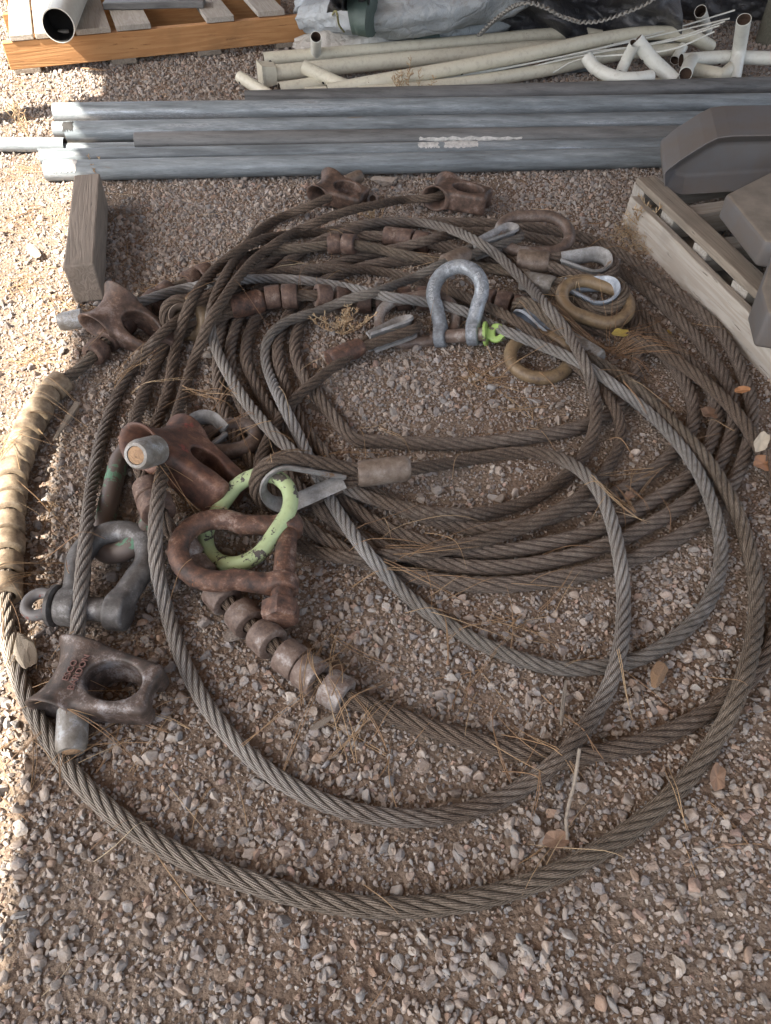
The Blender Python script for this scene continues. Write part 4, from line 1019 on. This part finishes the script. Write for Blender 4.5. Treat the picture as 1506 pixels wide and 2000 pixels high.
roll('upper silver tarp roll sweeping up to the right', [(600, 34, .10), (680, 30, .13), (760, 28, .15), (850, 14, .17), (960, -14, .20), (1060, -50, .22)], [.07, .085, .10, .11, .11, .10], 'tarp', .28, seed=7)
roll('lower silver tarp roll with an open green mouth', [(795, 72, .06), (850, 58, .07), (910, 44, .09), (970, 22, .11), (990, -20, .13)], [.075, .085, .09, .09, .09], 'tarp', .28, seed=15)
roll('silver tarp bundle at the upper left beside the pallet', [(594, 22, .08), (640, 6, .12), (700, -20, .15)], [.07, .10, .10], 'tarp', .35, seed=21)
gm = roll('dark green tarp lining showing in the middle of the silver roll', [(684, 31, .165), (702, 28, .17), (728, 30, .17)], [.075, .088, .090], 'tarpgreen', .10, seed=31)
gm2 = roll('green lining inside the mouth of the lower silver roll', [(806, 80, .05), (822, 76, .055), (842, 70, .06)], [.055, .07, .07], 'tarpgreen', .12, seed=33)
def darkcl(x0, x1, y0, y1, zb, zt, seed, amp=.05):
    def fn(a, b):
        px = x0+(x1-x0)*a; py = y0+(y1-y0)*b
        z = zb+(zt-zb)*b+amp*(vnoise(a*5+b*2, b*3+a*3, 1, seed)-.5)*2+amp*.5*(abs(vnoise(a*13, b*9+a*4, 1, seed+1)-.5))
        p = P(px+14*(vnoise(a*6, b*4, 1, seed+4)-.5), py+10*(vnoise(a*9, 3, 1, seed+5)-.5)*(1-b), max(z, .004)); return p.tolist()
    return fn
cloth('tarpaulin', 'dark tarp crumpled at the top behind the tubes', darkcl(930, 1330, 88, -60, .01, .30, 41), 90, 40, M['tarpdark'], 'tarpaulins heaped behind the tubes')
cloth('tarpaulin', 'dark sheet folded at the upper right beside the post', darkcl(1270, 1560, 40, -70, .01, .22, 51), 60, 30, M['tarpdark'], 'tarpaulins heaped behind the tubes')
cloth('tarpaulin', 'dark bundle hanging over the silver rolls at the top', darkcl(640, 720, 24, -50, .17, .34, 61, .03), 30, 20, M['tarpdark'], 'tarpaulins heaped behind the tubes')
cloth('tarpaulin', 'pale grey tarp corner poking from the dark tarp', darkcl(1205, 1285, 62, -10, .02, .17, 71, .05), 34, 24, M['tarpdirty'], 'tarpaulins heaped behind the tubes')
def hem(label, pts):
    q = resample(catmull([P(*p) for p in pts], 12), .006); k = len(q)
    q[:, 2] += .004*np.sin(np.arange(k)*2.2)
    v, f = sweep(q, np.array([(-.003, -.009), (.003, -.009), (.003, .009), (-.003, .009)]), up=(0, 0, 1), scale=1+.35*np.sin(np.arange(k)*2.2)); c = v.mean(0)
    o = obj('stitched_hem', mesh_np('stitched_hem', v-c, f, M['hem'], False), None, Vector(c)); tag(o, label, 'tarp hem', 'white hems on the dark tarp')
hem('white zigzag hem arching over the left of the dark tarp', [(936, 70, .10), (960, 46, .15), (990, 22, .20), (1025, 6, .24), (1060, 14, .23), (1100, 34, .20), (1130, 44, .18)])
hem('white zigzag hem swinging up across the right of the dark tarp', [(1128, 44, .18), (1170, 42, .19), (1220, 26, .22), (1262, 8, .25), (1290, -12, .28)])
cd = tube('cord', 'yellow cord over the dirty white tarp', 'cord', [P(566, 76, .01), P(590, 52, .05), P(640, 36, .10), (P(656, 22, .20)), P(662, 48, .15), P(672, 62, .10)], .0035, M['cord'], n=8)
post = tube('wooden_post', 'mossy round post standing at the top right corner', 'post', [V(1516, 92, -.02), V(1516, 92, -.02)+Vector((0, 0, 2.4))], .085, M['postw'], n=28)

# shed roof that shades the place, with its posts
M['roof'] = flat_mat('aged roof boards', (.30, .25, .20), .9)
H = 2.35; off = Vector((SUN_AZ.x, SUN_AZ.y))*(H/math.tan(SUN_EL))
def edge(y): return Vector((-.352-.224*y+off.x, y+off.y))
e_a, e_b = edge(-.5), edge(6.8)
xs = [(e_a.x, e_a.y, H), (e_b.x, e_b.y, H), (3.4, e_b.y, H), (3.4, e_a.y, H)]
v = [Vector(p) for p in xs]+[Vector(p)+Vector((0, 0, .05)) for p in xs]
f = [[0, 1, 2, 3], [7, 6, 5, 4], [0, 4, 5, 1], [1, 5, 6, 2], [2, 6, 7, 3], [3, 7, 4, 0]]
rf = obj('shed_roof', mesh_np('shed_roof', np.array([list(p) for p in v]), f, M['roof'], False)); tag(rf, 'open shed roof shading the ground', None, None, 'structure')
pp = V(-90, 246, 0)
def spost(x, y, label): 
    o = tube('shed_post', label, 'post', [Vector((x, y, -.05)), Vector((x, y, H))], .055, M['wgrey'], 'posts carrying the shed roof', n=16); return o
spost(pp.x-.06, pp.y-.04, 'shed post just left of the protruding bright pipe')
M['wallw'] = wood_mat('added wall boards', (.20, .165, .13), (.13, .105, .085), (.04, .03, .02))
wb_ = empty('light_block_wall', Vector((1.5, 5.6, 0)), 'added board wall out of view behind the tarps, cutting light from the back', 'wall')  # unseen wall added so light comes mainly from left and front
for i in range(20): board('wall_board', wb_, (-1.4+i*.25, 5.6, 2.3), (-1.4+i*.25, 5.6, -.05), .24, .02, M['wallw'], updir=(0, -1, 0))
spost(3.2, -1.0, 'shed post at the front right corner'); spost(3.2, 5.2, 'shed post at the rear right corner')

# ------------------------------------------------------------------ ground
ALL = np.concatenate(OBS)
GX, GY, GS = -2.2, -.2, .005; NX, NY = 880, 920
hm = np.full((NX, NY), -1.0)
for p in ALL:
    if not (GX+.05 < p[0] < GX+NX*GS-.05 and GY+.05 < p[1] < GY+NY*GS-.05): continue
    i, j = int((p[0]-GX)/GS), int((p[1]-GY)/GS); k = int(p[3]/GS)+1
    a = np.arange(-k, k+1)*GS; dd = p[3]**2-(a[:, None]**2+a[None]**2)
    zz = np.where(dd > 0, p[2]+np.sqrt(np.maximum(dd, 0)), -1); sl = hm[i-k:i+k+1, j-k:j+k+1]; np.maximum(sl, zz, out=sl)
def hmap(x, y):
    i = np.clip(((np.asarray(x)-GX)/GS).astype(int), 0, NX-1); j = np.clip(((np.asarray(y)-GY)/GS).astype(int), 0, NY-1)
    return np.maximum(hm[i, j], ground_h(x, y))
def axisgrid(lo, hi, st, far, k=1.35):
    a = list(np.arange(lo, hi+st*.5, st)); s = st; x = a[-1]
    while x < far: s *= k; x += s; a.append(x)
    s = st; x = a[0]; b = []
    while x > -far: s *= k; x -= s; b.append(x)
    return np.array(b[::-1]+a)
gx = axisgrid(-2.1, 2.1, .009, 120); gy = axisgrid(0.05, 4.6, .009, 120)
Xg, Yg = np.meshgrid(gx, gy, indexing='ij'); Zg = ground_h(Xg, Yg)
nxg, nyg = len(gx), len(gy); I, J = np.meshgrid(np.arange(nxg-1), np.arange(nyg-1), indexing='ij')
F = np.stack([I*nyg+J, (I+1)*nyg+J, (I+1)*nyg+J+1, I*nyg+J+1], -1).reshape(-1, 4)
m, t, b = newmat('dirt'); p = wpos(t)
n1 = noise(t, 3.2, 5, .6, p); n2 = noise(t, 45, 6, .75, p); n3 = noise(t, 260, 4, .75, p)
c = ramp(t, n1, [(.35, (.175, .113, .075)), (.5, (.205, .15, .11)), (.65, (.25, .20, .155))])
c = mix(t, c, (.34, .27, .21), math_(t, 'MULTIPLY', ramp(t, n2, [(.45, (0, 0, 0)), (.7, (1, 1, 1))]), .6))
c = mix(t, c, (.085, .055, .038), math_(t, 'MULTIPLY', ramp(t, n3, [(.35, (1, 1, 1)), (.5, (0, 0, 0))]), .7))
vv = nd(t, 'ShaderNodeTexVoronoi'); vv.inputs['Scale'].default_value = 170; t.links.new(p, vv.inputs['Vector'])
t.links.new(c, b.inputs['Base Color']); b.inputs['Roughness'].default_value = .95
h = math_(t, 'ADD', math_(t, 'MULTIPLY', n2, 1.0), math_(t, 'SUBTRACT', math_(t, 'MULTIPLY', n3, .6), math_(t, 'MULTIPLY', vv.outputs['Distance'], .8)))
bump(t, h, 1.0, .004, b); M['dirt'] = m
gme = mesh_np('ground', np.stack([Xg, Yg, Zg], -1).reshape(-1, 3), F, m); g = obj('ground', gme); tag(g, 'brown dirt ground under the gravel', None, None, 'structure')

# gravel: crushed stones scattered as instances
m, t, b = newmat('crushed stone')
tone = nd(t, 'ShaderNodeAttribute', attribute_name='tone', attribute_type='INSTANCER').outputs['Fac']
val = nd(t, 'ShaderNodeAttribute', attribute_name='val', attribute_type='INSTANCER').outputs['Fac']
p = wpos(t)
c = ramp(t, tone, [(0, (.215, .20, .195)), (.14, (.27, .245, .235)), (.30, (.31, .27, .235)), (.45, (.325, .262, .222)), (.58, (.35, .305, .262)), (.70, (.285, .275, .265)), (.80, (.215, .21, .21)), (.88, (.44, .40, .355)), (.94, (.34, .235, .17)), (1, (.30, .21, .18))])
c = mix(t, c, (.24, .17, .115), math_(t, 'MULTIPLY', ramp(t, noise(t, 90, 5, .7, p), [(.42, (0, 0, 0)), (.62, (1, 1, 1))]), .5))
hs = nd(t, 'ShaderNodeHueSaturation'); t.links.new(c, hs.inputs['Color']); t.links.new(val, hs.inputs['Value'])
c2 = mix(t, hs.outputs[0], (.42, .39, .35), math_(t, 'MULTIPLY', ramp(t, noise(t, 600, 3, .7, p), [(.55, (0, 0, 0)), (.7, (1, 1, 1))]), .35))
t.links.new(c2, b.inputs['Base Color']); b.inputs['Roughness'].default_value = .85
bump(t, noise(t, 330, 5, .75, p), .5, .0012, b); M['stone'] = m
import bmesh
rc = bpy.data.collections.new('stone_shapes')
def rock(k, sub, el=(1, 1, 1)):
    bm = bmesh.new(); bmesh.ops.create_icosphere(bm, subdivisions=sub, radius=1); r = np.random.default_rng(100+k)
    V_ = np.array([v.co for v in bm.verts])
    for _ in range(9 if sub > 1 else 5):
        nrm = r.normal(size=3); nrm /= np.linalg.norm(nrm); d = r.uniform(.42, .8); dt = V_@nrm; V_ -= np.where(dt > d, dt-d, 0)[:, None]*nrm
    V_ *= np.array([r.uniform(.8, 1.25), r.uniform(.75, 1.0), r.uniform(.5, .85)]); V_ += r.normal(size=V_.shape)*.018
    for v, c in zip(bm.verts, V_): v.co = c
    me = bpy.data.meshes.new('stone'); bm.to_mesh(me); bm.free(); me.materials.append(M['stone']); return me
ROCKS = []
for k in range(12):
    me = rock(k, 3 if k < 8 else 2); ro = bpy.data.objects.new('stone_shape_%02d' % k, me); rc.objects.link(ro); ROCKS.append(me)
def scatter(name, label, cat, pts, scl, coll, kinds, rot=None):
    n = len(pts); me = bpy.data.meshes.new(name); me.vertices.add(n); me.vertices.foreach_set('co', pts.astype(np.float32).ravel())
    if rot is None: rot = np.stack([rng.uniform(0, 6.28, n), rng.uniform(0, 6.28, n), rng.uniform(0, 6.28, n)], -1)
    def at(nm, ty, a, fld): x = me.attributes.new(nm, ty, 'POINT'); x.data.foreach_set(fld, a.ravel())
    at('rot', 'FLOAT_VECTOR', rot.astype(np.float32), 'vector'); at('scl', 'FLOAT_VECTOR', scl.astype(np.float32), 'vector')
    at('idx', 'INT', kinds.astype(np.int32), 'value'); at('tone', 'FLOAT', rng.uniform(0, 1, n).astype(np.float32), 'value'); at('val', 'FLOAT', rng.normal(1.0, .13, n).clip(.55, 1.5).astype(np.float32), 'value')
    o = obj(name, me); tag(o, label, cat, None, 'stuff')
    ng = bpy.data.node_groups.new(name+' scatter', 'GeometryNodeTree'); ng.interface.new_socket('Geometry', in_out='INPUT', socket_type='NodeSocketGeometry'); ng.interface.new_socket('Geometry', in_out='OUTPUT', socket_type='NodeSocketGeometry')
    gi = ng.nodes.new('NodeGroupInput'); go = ng.nodes.new('NodeGroupOutput'); ip = ng.nodes.new('GeometryNodeInstanceOnPoints'); ci = ng.nodes.new('GeometryNodeCollectionInfo')
    ci.inputs['Collection'].default_value = coll; ci.inputs['Separate Children'].default_value = True; ci.inputs['Reset Children'].default_value = True
    def na(nm, ty): x = ng.nodes.new('GeometryNodeInputNamedAttribute'); x.data_type = ty; x.inputs['Name'].default_value = nm; return x.outputs['Attribute']
    L = ng.links.new; L(gi.outputs[0], ip.inputs['Points']); L(ci.outputs[0], ip.inputs['Instance']); ip.inputs['Pick Instance'].default_value = True
    L(na('idx', 'INT'), ip.inputs['Instance Index']); L(na('rot', 'FLOAT_VECTOR'), ip.inputs['Rotation']); L(na('scl', 'FLOAT_VECTOR'), ip.inputs['Scale']); L(ip.outputs[0], go.inputs[0])
    md = o.modifiers.new('scatter', 'NODES'); md.node_group = ng; return o
def field(n, x0, x1, y0, y1):
    return rng.uniform(x0, x1, n), rng.uniform(y0, y1, n)
def infront(x, y, mx=60, my=60):
    s, c = math.sin(TH), math.cos(TH); zc = y*c+CAMH*s; yc = -(y*s-CAMH*c)
    px = cx_+FPX*x/zc; py = cy_+FPX*yc/zc; return (px > -mx*4) & (px < 1506+mx*2) & (py > -my*1.2) & (py < 2000+my*4)
PTS = []; SCL = []; KI = []
def addstones(dens, rlo, rhi, covpow, thr, y0, y1, sink=.25, big=False, floor=0.0):
    area = 4.2*(y1-y0); n = int(dens*area); x, y = field(n, -2.3, 2.1, y0, y1); k = infront(x, y); x, y = x[k], y[k]
    cv = cover(x, y)**covpow; k = rng.uniform(0, 1, len(x)) < np.maximum(cv, floor); x, y = x[k], y[k]
    r = rlo*(rhi/rlo)**(rng.uniform(0, 1, len(x))**1.35)
    h = hmap(x, y); gh = ground_h(x, y); ok = (h-gh < .002) | (r < .0045)
    # keep larger stones off the cables lying on the ground
    if big:
        for dx, dy in ((1, 0), (-1, 0), (0, 1), (0, -1)): ok &= (hmap(x+dx*r*.9, y+dy*r*.9)-ground_h(x, y) < .004) | (hmap(x+dx*r*.9, y+dy*r*.9) > .03)
    x, y, r, gh = x[ok], y[ok], r[ok], gh[ok]
    z = gh+r*(.45-sink)*rng.uniform(.6, 1.4, len(x))
    PTS.append(np.stack([x, y, z], -1)); SCL.append(r[:, None]*rng.uniform(.8, 1.2, (len(x), 3)))
    KI.append(rng.integers(0, 8, len(x)) if big else rng.integers(8, 12, len(x)))
addstones(4800, .0044, .0110, .9, 0, .05, 2.2, .32, True, .28)
addstones(4200, .0055, .0110, .6, 0, 2.2, 4.8, .2, True, .35)
addstones(17000, .0026, .0055, .6, 0, .05, 2.4, .2, False, .45)
addstones(8500, .0032, .0062, .5, 0, 2.4, 4.6, .2, False, .6)
addstones(24000, .0013, .0032, .4, 0, .05, 1.5, .1, False, .7)
addstones(13000, .0018, .0034, .4, 0, 1.5, 2.8, .1, False, .7)
scatter('gravel', 'crushed grey and pinkish gravel over the ground', 'gravel', np.concatenate(PTS), np.concatenate(SCL), rc, np.concatenate(KI))
print('stones', sum(len(a) for a in PTS))
# a few stones large enough to name
def stone(label, x, y, s, k, rot, z=0.0):
    o = obj('stone', ROCKS[k], None, V(x, y, z)); o.scale = s; o.rotation_euler = rot; tag(o, label, 'stone')
    return o
M['stone1'] = metal_mat('large stone', [(.20, .16, .135), (.30, .25, .21), (.34, .30, .26)], 22, (.4, .36, .3), .1, 0, .9, .7)
me = rock(40, 4); me.materials.clear(); me.materials.append(M['stone1']); ROCKS.append(me)
stone('large brown stone against the front pipe between the two top choker hooks', 756, 352, (.055, .022, .022), 12, (0, 0, .1), .008)
stone('pale angular stone beside the silvered rollers', 455, 1240, (.020, .013, .012), 12, (.3, .2, 1.0), .006)
stone('stone wedged at the corner of the right pallet', 1219, 449, (.017, .014, .014), 12, (.9, .2, .4), .008)

# ------------------------------------------------------------------ pine needles and straw
def needle_mat():
    m, t, b = newmat('dry pine needle'); a = nd(t, 'ShaderNodeAttribute', attribute_name='tone').outputs['Fac']
    c = ramp(t, a, [(0, (.20, .11, .06)), (.35, (.30, .18, .095)), (.7, (.40, .27, .15)), (1, (.52, .42, .28))]); t.links.new(c, b.inputs['Base Color']); b.inputs['Roughness'].default_value = .6; return m
M['needle'] = needle_mat()
def needles(name, label, specs, r=.00055, seg=9, follow=True, cat='pine needles'):
    """specs: array of x,y,heading,length,bend,lift,tone"""
    VV = []; TT = []; FF = []; k0 = 0
    sp = np.asarray(specs); n = len(sp); t = np.linspace(0, 1, seg)[None]
    hd = sp[:, 2:3]+sp[:, 4:5]*(t-.5); dx = np.cos(hd)*sp[:, 3:4]/(seg-1); dy = np.sin(hd)*sp[:, 3:4]/(seg-1)
    x = sp[:, 0:1]+np.cumsum(dx, 1)-dx.sum(1, keepdims=True)/2; y = sp[:, 1:2]+np.cumsum(dy, 1)-dy.sum(1, keepdims=True)/2
    z = hmap(x.ravel(), y.ravel()).reshape(x.shape)+r*1.5
    # straight-ish needles rest on the highest points
    zz = z.copy()
    for a in range(seg):
        for b_ in range(a+1, seg):
            for c_ in range(a+1, b_):
                zz[:, c_] = np.maximum(zz[:, c_], z[:, a]+(z[:, b_]-z[:, a])*(c_-a)/(b_-a))
    e = np.abs(np.linspace(-1, 1, seg))[None]
    z = zz+.004*rng.uniform(0, 1, (n, 1))+sp[:, 5:6]*(e**2)
    z[:, 1:-1] = .25*z[:, :-2]+.5*z[:, 1:-1]+.25*z[:, 2:]
    p = np.stack([x, y, z], -1); T = np.gradient(p, axis=1); T /= np.linalg.norm(T, axis=2, keepdims=True)+1e-9
    S_1 = np.cross(T, [0, 0, 1.]); S_1 /= np.linalg.norm(S_1, axis=2, keepdims=True)+1e-9; U_ = np.cross(S_1, T)
    tp = (1-.7*np.linspace(0, 1, seg)**3)[None, :, None]
    vs = np.stack([p+r*tp*S_1, p-r*tp*S_1, p+r*1.4*tp*U_], 2)
    idx = np.arange(n*seg*3).reshape(n, seg, 3); F = []
    for a, b_ in ((0, 1), (1, 2), (2, 0)): F.append(np.stack([idx[:, :-1, a], idx[:, :-1, b_], idx[:, 1:, b_], idx[:, 1:, a]], -1).reshape(-1, 4))
    me = mesh_np(name, vs.reshape(-1, 3), np.concatenate(F), M['needle'], True, None, {'tone': np.repeat(sp[:, 6], seg*3)})
    o = obj(name, me); tag(o, label, cat, None, 'stuff'); return o
sp = []
def cluster(px, py, n, spread, ln=.11, hd=None, hs=3.2, tone=(.2, .8), lift=.0, bend=.4):
    n = int(n*.42)
    c = P(px, py, 0)
    for _ in range(n):
        a = rng.uniform(0, 6.28); d = spread*abs(rng.normal())*.6; h = rng.uniform(0, 6.28) if hd is None else hd+rng.normal()*hs
        s = [c[0]+d*math.cos(a), c[1]+d*math.sin(a), h, ln*rng.uniform(.5, 1.15), rng.normal()*bend, lift*rng.uniform(0, 1), rng.uniform(*tone)]; sp.append(s)
        if rng.random() < .45: s2 = list(s); s2[2] += rng.normal()*.07; s2[4] += rng.normal()*.2; sp.append(s2)
n0 = 520; xx, yy = field(n0, -1.9, 1.9, .05, 4.2)
for x, y in zip(xx, yy):
    sp.append([x, y, rng.uniform(0, 6.28), rng.uniform(.03, .12)*(.7 if y < .9 else 1), rng.normal()*.6, .001, rng.uniform(.05, 1)])
for a in [(960, 740, 70, .09), (1010, 790, 40, .10), (570, 950, 20, .05), (860, 1155, 45, .12, .14, 0, .35), (1080, 1160, 16, .07, .10, .2, .4), (640, 1330, 35, .06, .08, 1.4, .4), (700, 1430, 40, .07, .10, 1.2, .6), (1010, 1230, 25, .07), (1050, 1480, 25, .08), (200, 1450, 30, .08, .11, .5, .5), (60, 1500, 25, .08), (260, 740, 16, .06, .12, 1.0, .4), (120, 820, 14, .05), (100, 1000, 20, .05, .10, 1.9, .7), (60, 1150, 18, .05), (40, 1250, 14, .04, .12, 2.0, .3), (300, 560, 24, .07), (240, 500, 16, .05, .11, 2.4, .5), (600, 560, 10, .05), (850, 350, 16, .10), (1200, 1000, 20, .06), (1260, 950, 14, .04), (1290, 800, 18, .10), (420, 790, 26, .05), (380, 1000, 26, .05), (480, 870, 16, .04), (1180, 470, 8, .08), (560, 220, 24, .25), (300, 170, 24, .2), (40, 230, 40, .2, .12), (60, 330, 70, .16, .12), (30, 160, 60, .2), (60, 430, 60, .12), (50, 560, 60, .10), (60, 700, 50, .08), (120, 200, 60, .2), (30, 900, 30, .05), (150, 600, 30, .05), (100, 600, 30, .10), (1060, 1650, 14, .06), (1420, 1660, 10, .08), (480, 1600, 14, .08), (300, 1420, 14, .08), (900, 1340, 18, .1), (1240, 1330, 10, .06), (750, 900, 18, .12), (1100, 600, 12, .06)]:
    cluster(*a[:4], ln=a[4] if len(a) > 4 else .10, hd=a[5] if len(a) > 5 else None, hs=a[6] if len(a) > 6 else 3)
needles('fallen_needles', 'dry tan pine needles strewn over gravel and cables', sp)
sp = []
c0 = P(1195, 692, 0)
for _ in range(60):
    h = rng.uniform(0, 6.28) if rng.random() < .35 else rng.choice([3.0, -.25, .45, 2.6])+rng.normal()*.22; L_ = rng.uniform(.08, .15)
    sp.append([c0[0]+.5*L_*math.cos(h)+rng.normal()*.008, c0[1]+.5*L_*math.sin(h)+rng.normal()*.008, h, L_, rng.normal()*.3, rng.uniform(0, .012), rng.uniform(.0, .45)])
needles('needle_tuft', 'reddish tuft of pine needles spread over the pressed sleeve at centre right', sp)
# curly brown fibre nest under the red hook
def fuzz(name, label, px, py, n, rad, ht, tone=(.2, .6), r=.0005, ln=.03, cat='dry weed'):
    VV = []; FF = []; TT = []; c = P(px, py, 0); gh = float(ground_h(c[0], c[1]))
    for _ in range(n):
        a = rng.uniform(0, 6.28); d = rad*math.sqrt(rng.random()); q = np.array([c[0]+d*math.cos(a), c[1]+d*math.sin(a), gh+ht*rng.random()*(1-d/rad*.6)]); h = rng.normal(size=3); h[2] *= .5; pts = [q]
        for s_ in range(6): h = h+rng.normal(size=3)*.9; h /= np.linalg.norm(h); pts.append(pts[-1]+h*ln/6)
        v, f = sweep(np.array(pts), circ(r, 3), caps=False); k = len(VV)*len(v); VV.append(v); FF += [[k+x for x in ff] for ff in f]; TT += [rng.uniform(*tone)]*len(v)
    v = np.concatenate(VV); c3 = v.mean(0); me = mesh_np(name, v-c3, FF, M['needle'], True, None, {'tone': TT}); o = obj(name, me, None, Vector(c3)); tag(o, label, cat, None, 'stuff'); return o
fuzz('dead_weed', 'brown fibrous clump under the tip of the red choker hook', 382, 968, 330, .045, .018, (.0, .25), cat='weed')
fuzz('dead_weed', 'straw coloured weed mat against the side plank of the right pallet', 1258, 470, 420, .075, .035, (.5, 1), cat='weed')
fuzz('moss_strip', 'fuzzy yellowish litter along the edge of the shade', 1250, 455, 160, .06, .06, (.6, 1), cat='weed')
def weed(label, px, py, n, ht, sp_, seed, lean=(0, 0)):
    r = np.random.default_rng(seed); base = P(px, py, 0); VV = []; FF = []; TT = []; k = 0
    for _ in range(n):
        a = r.uniform(0, 6.28); tip = base+np.array([sp_*math.cos(a)*r.random()+lean[0], sp_*math.sin(a)*r.random()+lean[1], ht*r.uniform(.5, 1)])
        mid = (base+tip)/2+r.normal(size=3)*ht*.1; q = catmull([base+r.normal(size=3)*.004*[1, 1, 0], mid, tip], 6)
        lines = [q]
        for i in range(4, len(q)-1): 
            for _2 in range(2): d = r.normal(size=3); d[2] = abs(d[2]); d /= np.linalg.norm(d); lines.append(np.array([q[i], q[i]+d*ht*.06, q[i]+d*ht*.11+[0, 0, ht*.02]]))
        for li, l in enumerate(lines):
            v, f = sweep(l, circ(.0008 if li == 0 else .0010, 4), caps=False); VV.append(v); FF += [[k+x for x in ff] for ff in f]; k += len(v); TT += [r.uniform(.5, 1)]*len(v)
    v = np.concatenate(VV); me = mesh_np('dry_weed', v-base, FF, M['needle'], True, None, {'tone': TT}); o = obj('dry_weed', me, None, Vector(base)); tag(o, label, 'dry weed', 'dry weeds'); return o
weed('pale dry weed on the gravel inside the coil near the oval link', 668, 652, 14, .07, .08, 5)
weed('dry weed sprigs in front of the oblong roller pair near the top hook', 735, 432, 6, .04, .06, 6)
weed('dry weed standing before the cream tubes', 800, 192, 9, .13, .10, 7)
weed('dry weed at the corner of the timber block', 200, 352, 5, .07, .05, 8)
weed('dry weed left of the timber block in the sun', 55, 268, 5, .12, .06, 9)
weed('dry weed by the side plank of the right pallet', 1262, 462, 10, .10, .08, 10)
# leaves, twigs and chips
def leaf(label, px, py, size, mat, rot, z=.01, curl=.35, lobes=True, cat='leaf'):
    n = 22; v = [(0, 0, 0)]; 
    for i in range(n):
        a = 2*math.pi*i/n; r = 1-.16*abs(math.sin(2.5*a+px)) if lobes else 1; x = math.cos(a)*r; y = math.sin(a)*r*.6; v.append((x, y, curl*(y*y*1.6+x*x*.3)+.05*math.sin(5*a)))
    f = [[0, i+1, (i+1) % n+1] for i in range(n)]; me = mesh_np('leaf', np.array(v)*size, f, M[mat], False); 
    w = V(px, py, z); w.z = max(float(hmap(w.x, w.y))+.004, z); o = obj('dry_leaf', me, None, w); o.rotation_euler = rot; tag(o, label, cat, 'fallen leaves')
    s = o.modifiers.new('s', 'SOLIDIFY'); s.thickness = .0006; return o
leaf('dry pinkish tan leaf between the cables at the right', 1386, 808, .026, 'leaf', (.2, .3, .5), .02)
leaf('small orange leaf balanced on the right hand cables', 1450, 762, .013, 'leaforange', (.2, -.3, -.2), .05, lobes=False)
leaf('curled orange brown leaf at the right edge', 1490, 905, .026, 'leaforange', (.5, .3, .3), .02)
leaf('yellow leaf under the tan link', 1208, 668, .022, 'leafyellow', (.1, .1, .3), .012)
leaf('yellowish green leaf scrap on gravel right of the pine tuft', 1303, 650, .014, 'leafyellow', (.1, .2, .9), .006)
leaf('brown leaf on the gravel below the crossing of the low cables', 1085, 1640, .018, 'leaf', (.3, .2, .2), .006)
leaf('brown leaf near the lowest loop at the right', 1400, 1518, .018, 'leaf', (.3, -.2, 1.2), .006)
leaf('curled leaf beside the last silvered roller', 655, 1310, .014, 'leaf', (.3, -.2, .2), .006)
leaf('reddish leaf on the coil near its lower right crossing', 1228, 968, .013, 'leaf', (.3, .2, .8), .02)
leaf('broken pale leaf stuck beside the right cables', 1478, 880, .022, 'chippale', (.5, -.4, .9), .02)
CK = 0
def chip(name, label, a, b, w, h, mat, z=.012, cat='wood chip'):
    A = V(*a, z); B = V(*b, z); global CK; CK += 1; me = rock(60+CK, 3); me.materials.clear(); me.materials.append(M[mat]); me.polygons.foreach_set('use_smooth', np.zeros(len(me.polygons), bool))
    o = obj(name, me, None, (A+B)/2); o.matrix_world = mat4((A+B)/2, B-A, zz=(random.uniform(-.2, .2), .1, 1)); o.scale = ((B-A).length*.62, w*.6, h*.8); tag(o, label, cat, 'wood chips'); return o
chip('wood_chip', 'pale wedge of wood beside the left cable, near the shade edge', (32, 1225), (62, 1305), .030, .016, 'chippale', .02)
chip('wood_chip', 'orange brown bark chip right of the middle crossing', (1300, 1290), (1278, 1335), .022, .008, 'chip')
chip('wood_chip', 'grey splinter left of the middle crossing', (1104, 1335), (1097, 1410), .008, .006, 'wgrey')
chip('wood_chip', 'grey brown bark strip near the sunlit rollers', (150, 790), (112, 850), .016, .008, 'wgrey')
chip('wood_chip', 'reddish splinter on gravel before the upper left pallet', (155, 132), (202, 137), .02, .008, 'chip')
chip('wood_chip', 'grey chip under the last silvered roller', (600, 1430), (655, 1395), .010, .006, 'wgrey')
chip('wood_chip', 'flat grey scrap at the left rim of the frame above the block', (62, 478), (70, 500), .03, .004, 'chippale')
tw = tube('twig', 'forked dry twig standing over the cable crossing', 'twig', [P(1132, 1462, .05), P(1120, 1540, .02), P(1106, 1590, .012), P(1108, 1640, .004)], .0020, M['wgrey'], n=8)
nt_ = tube('hex_nut', 'small dark steel nut on the gravel below the upper left choker hook', 'nut', [V(728, 388, .0), V(728, 388, .018)], .016, M['link'], n=6, wall=.007)

# pieces that belong to a larger thing become its parts
def by(txt): return [o for o in S.objects if o.parent is None and str(o.get('label', '')).startswith(txt)][0]
def adopt(child, parent):
    child.parent = parent; child.location = child.location-parent.location
    for k in ('category', 'group'):
        if k in child: del child[k]
for c_, p_ in (('square cast flange', 'cream tube with a square flange'), ('short cream stem', 'cream tube bent like an elbow'), ('small torn white', 'thin galvanised pipe with torn'), ('ragged white sticker', 'thin galvanised pipe with torn'),
               ('long white sticker', 'dusty galvanised pipe'), ('faded sticker', 'front galvanised pipe'), ('dark torn notch', 'galvanised pipe with a torn'), ('white zigzag hem arching', 'dark tarp crumpled'), ('white zigzag hem swinging', 'dark tarp crumpled'),
               ('dark green tarp lining', 'upper silver tarp roll'), ('green lining inside', 'lower silver tarp roll')):
    c__ = by(c_); adopt(c__, by(p_))
    if c__.name.startswith('tarpaulin'): c__.name = 'lining'
    if c_.startswith('short cream stem'): c__.name = 'welded_stem'
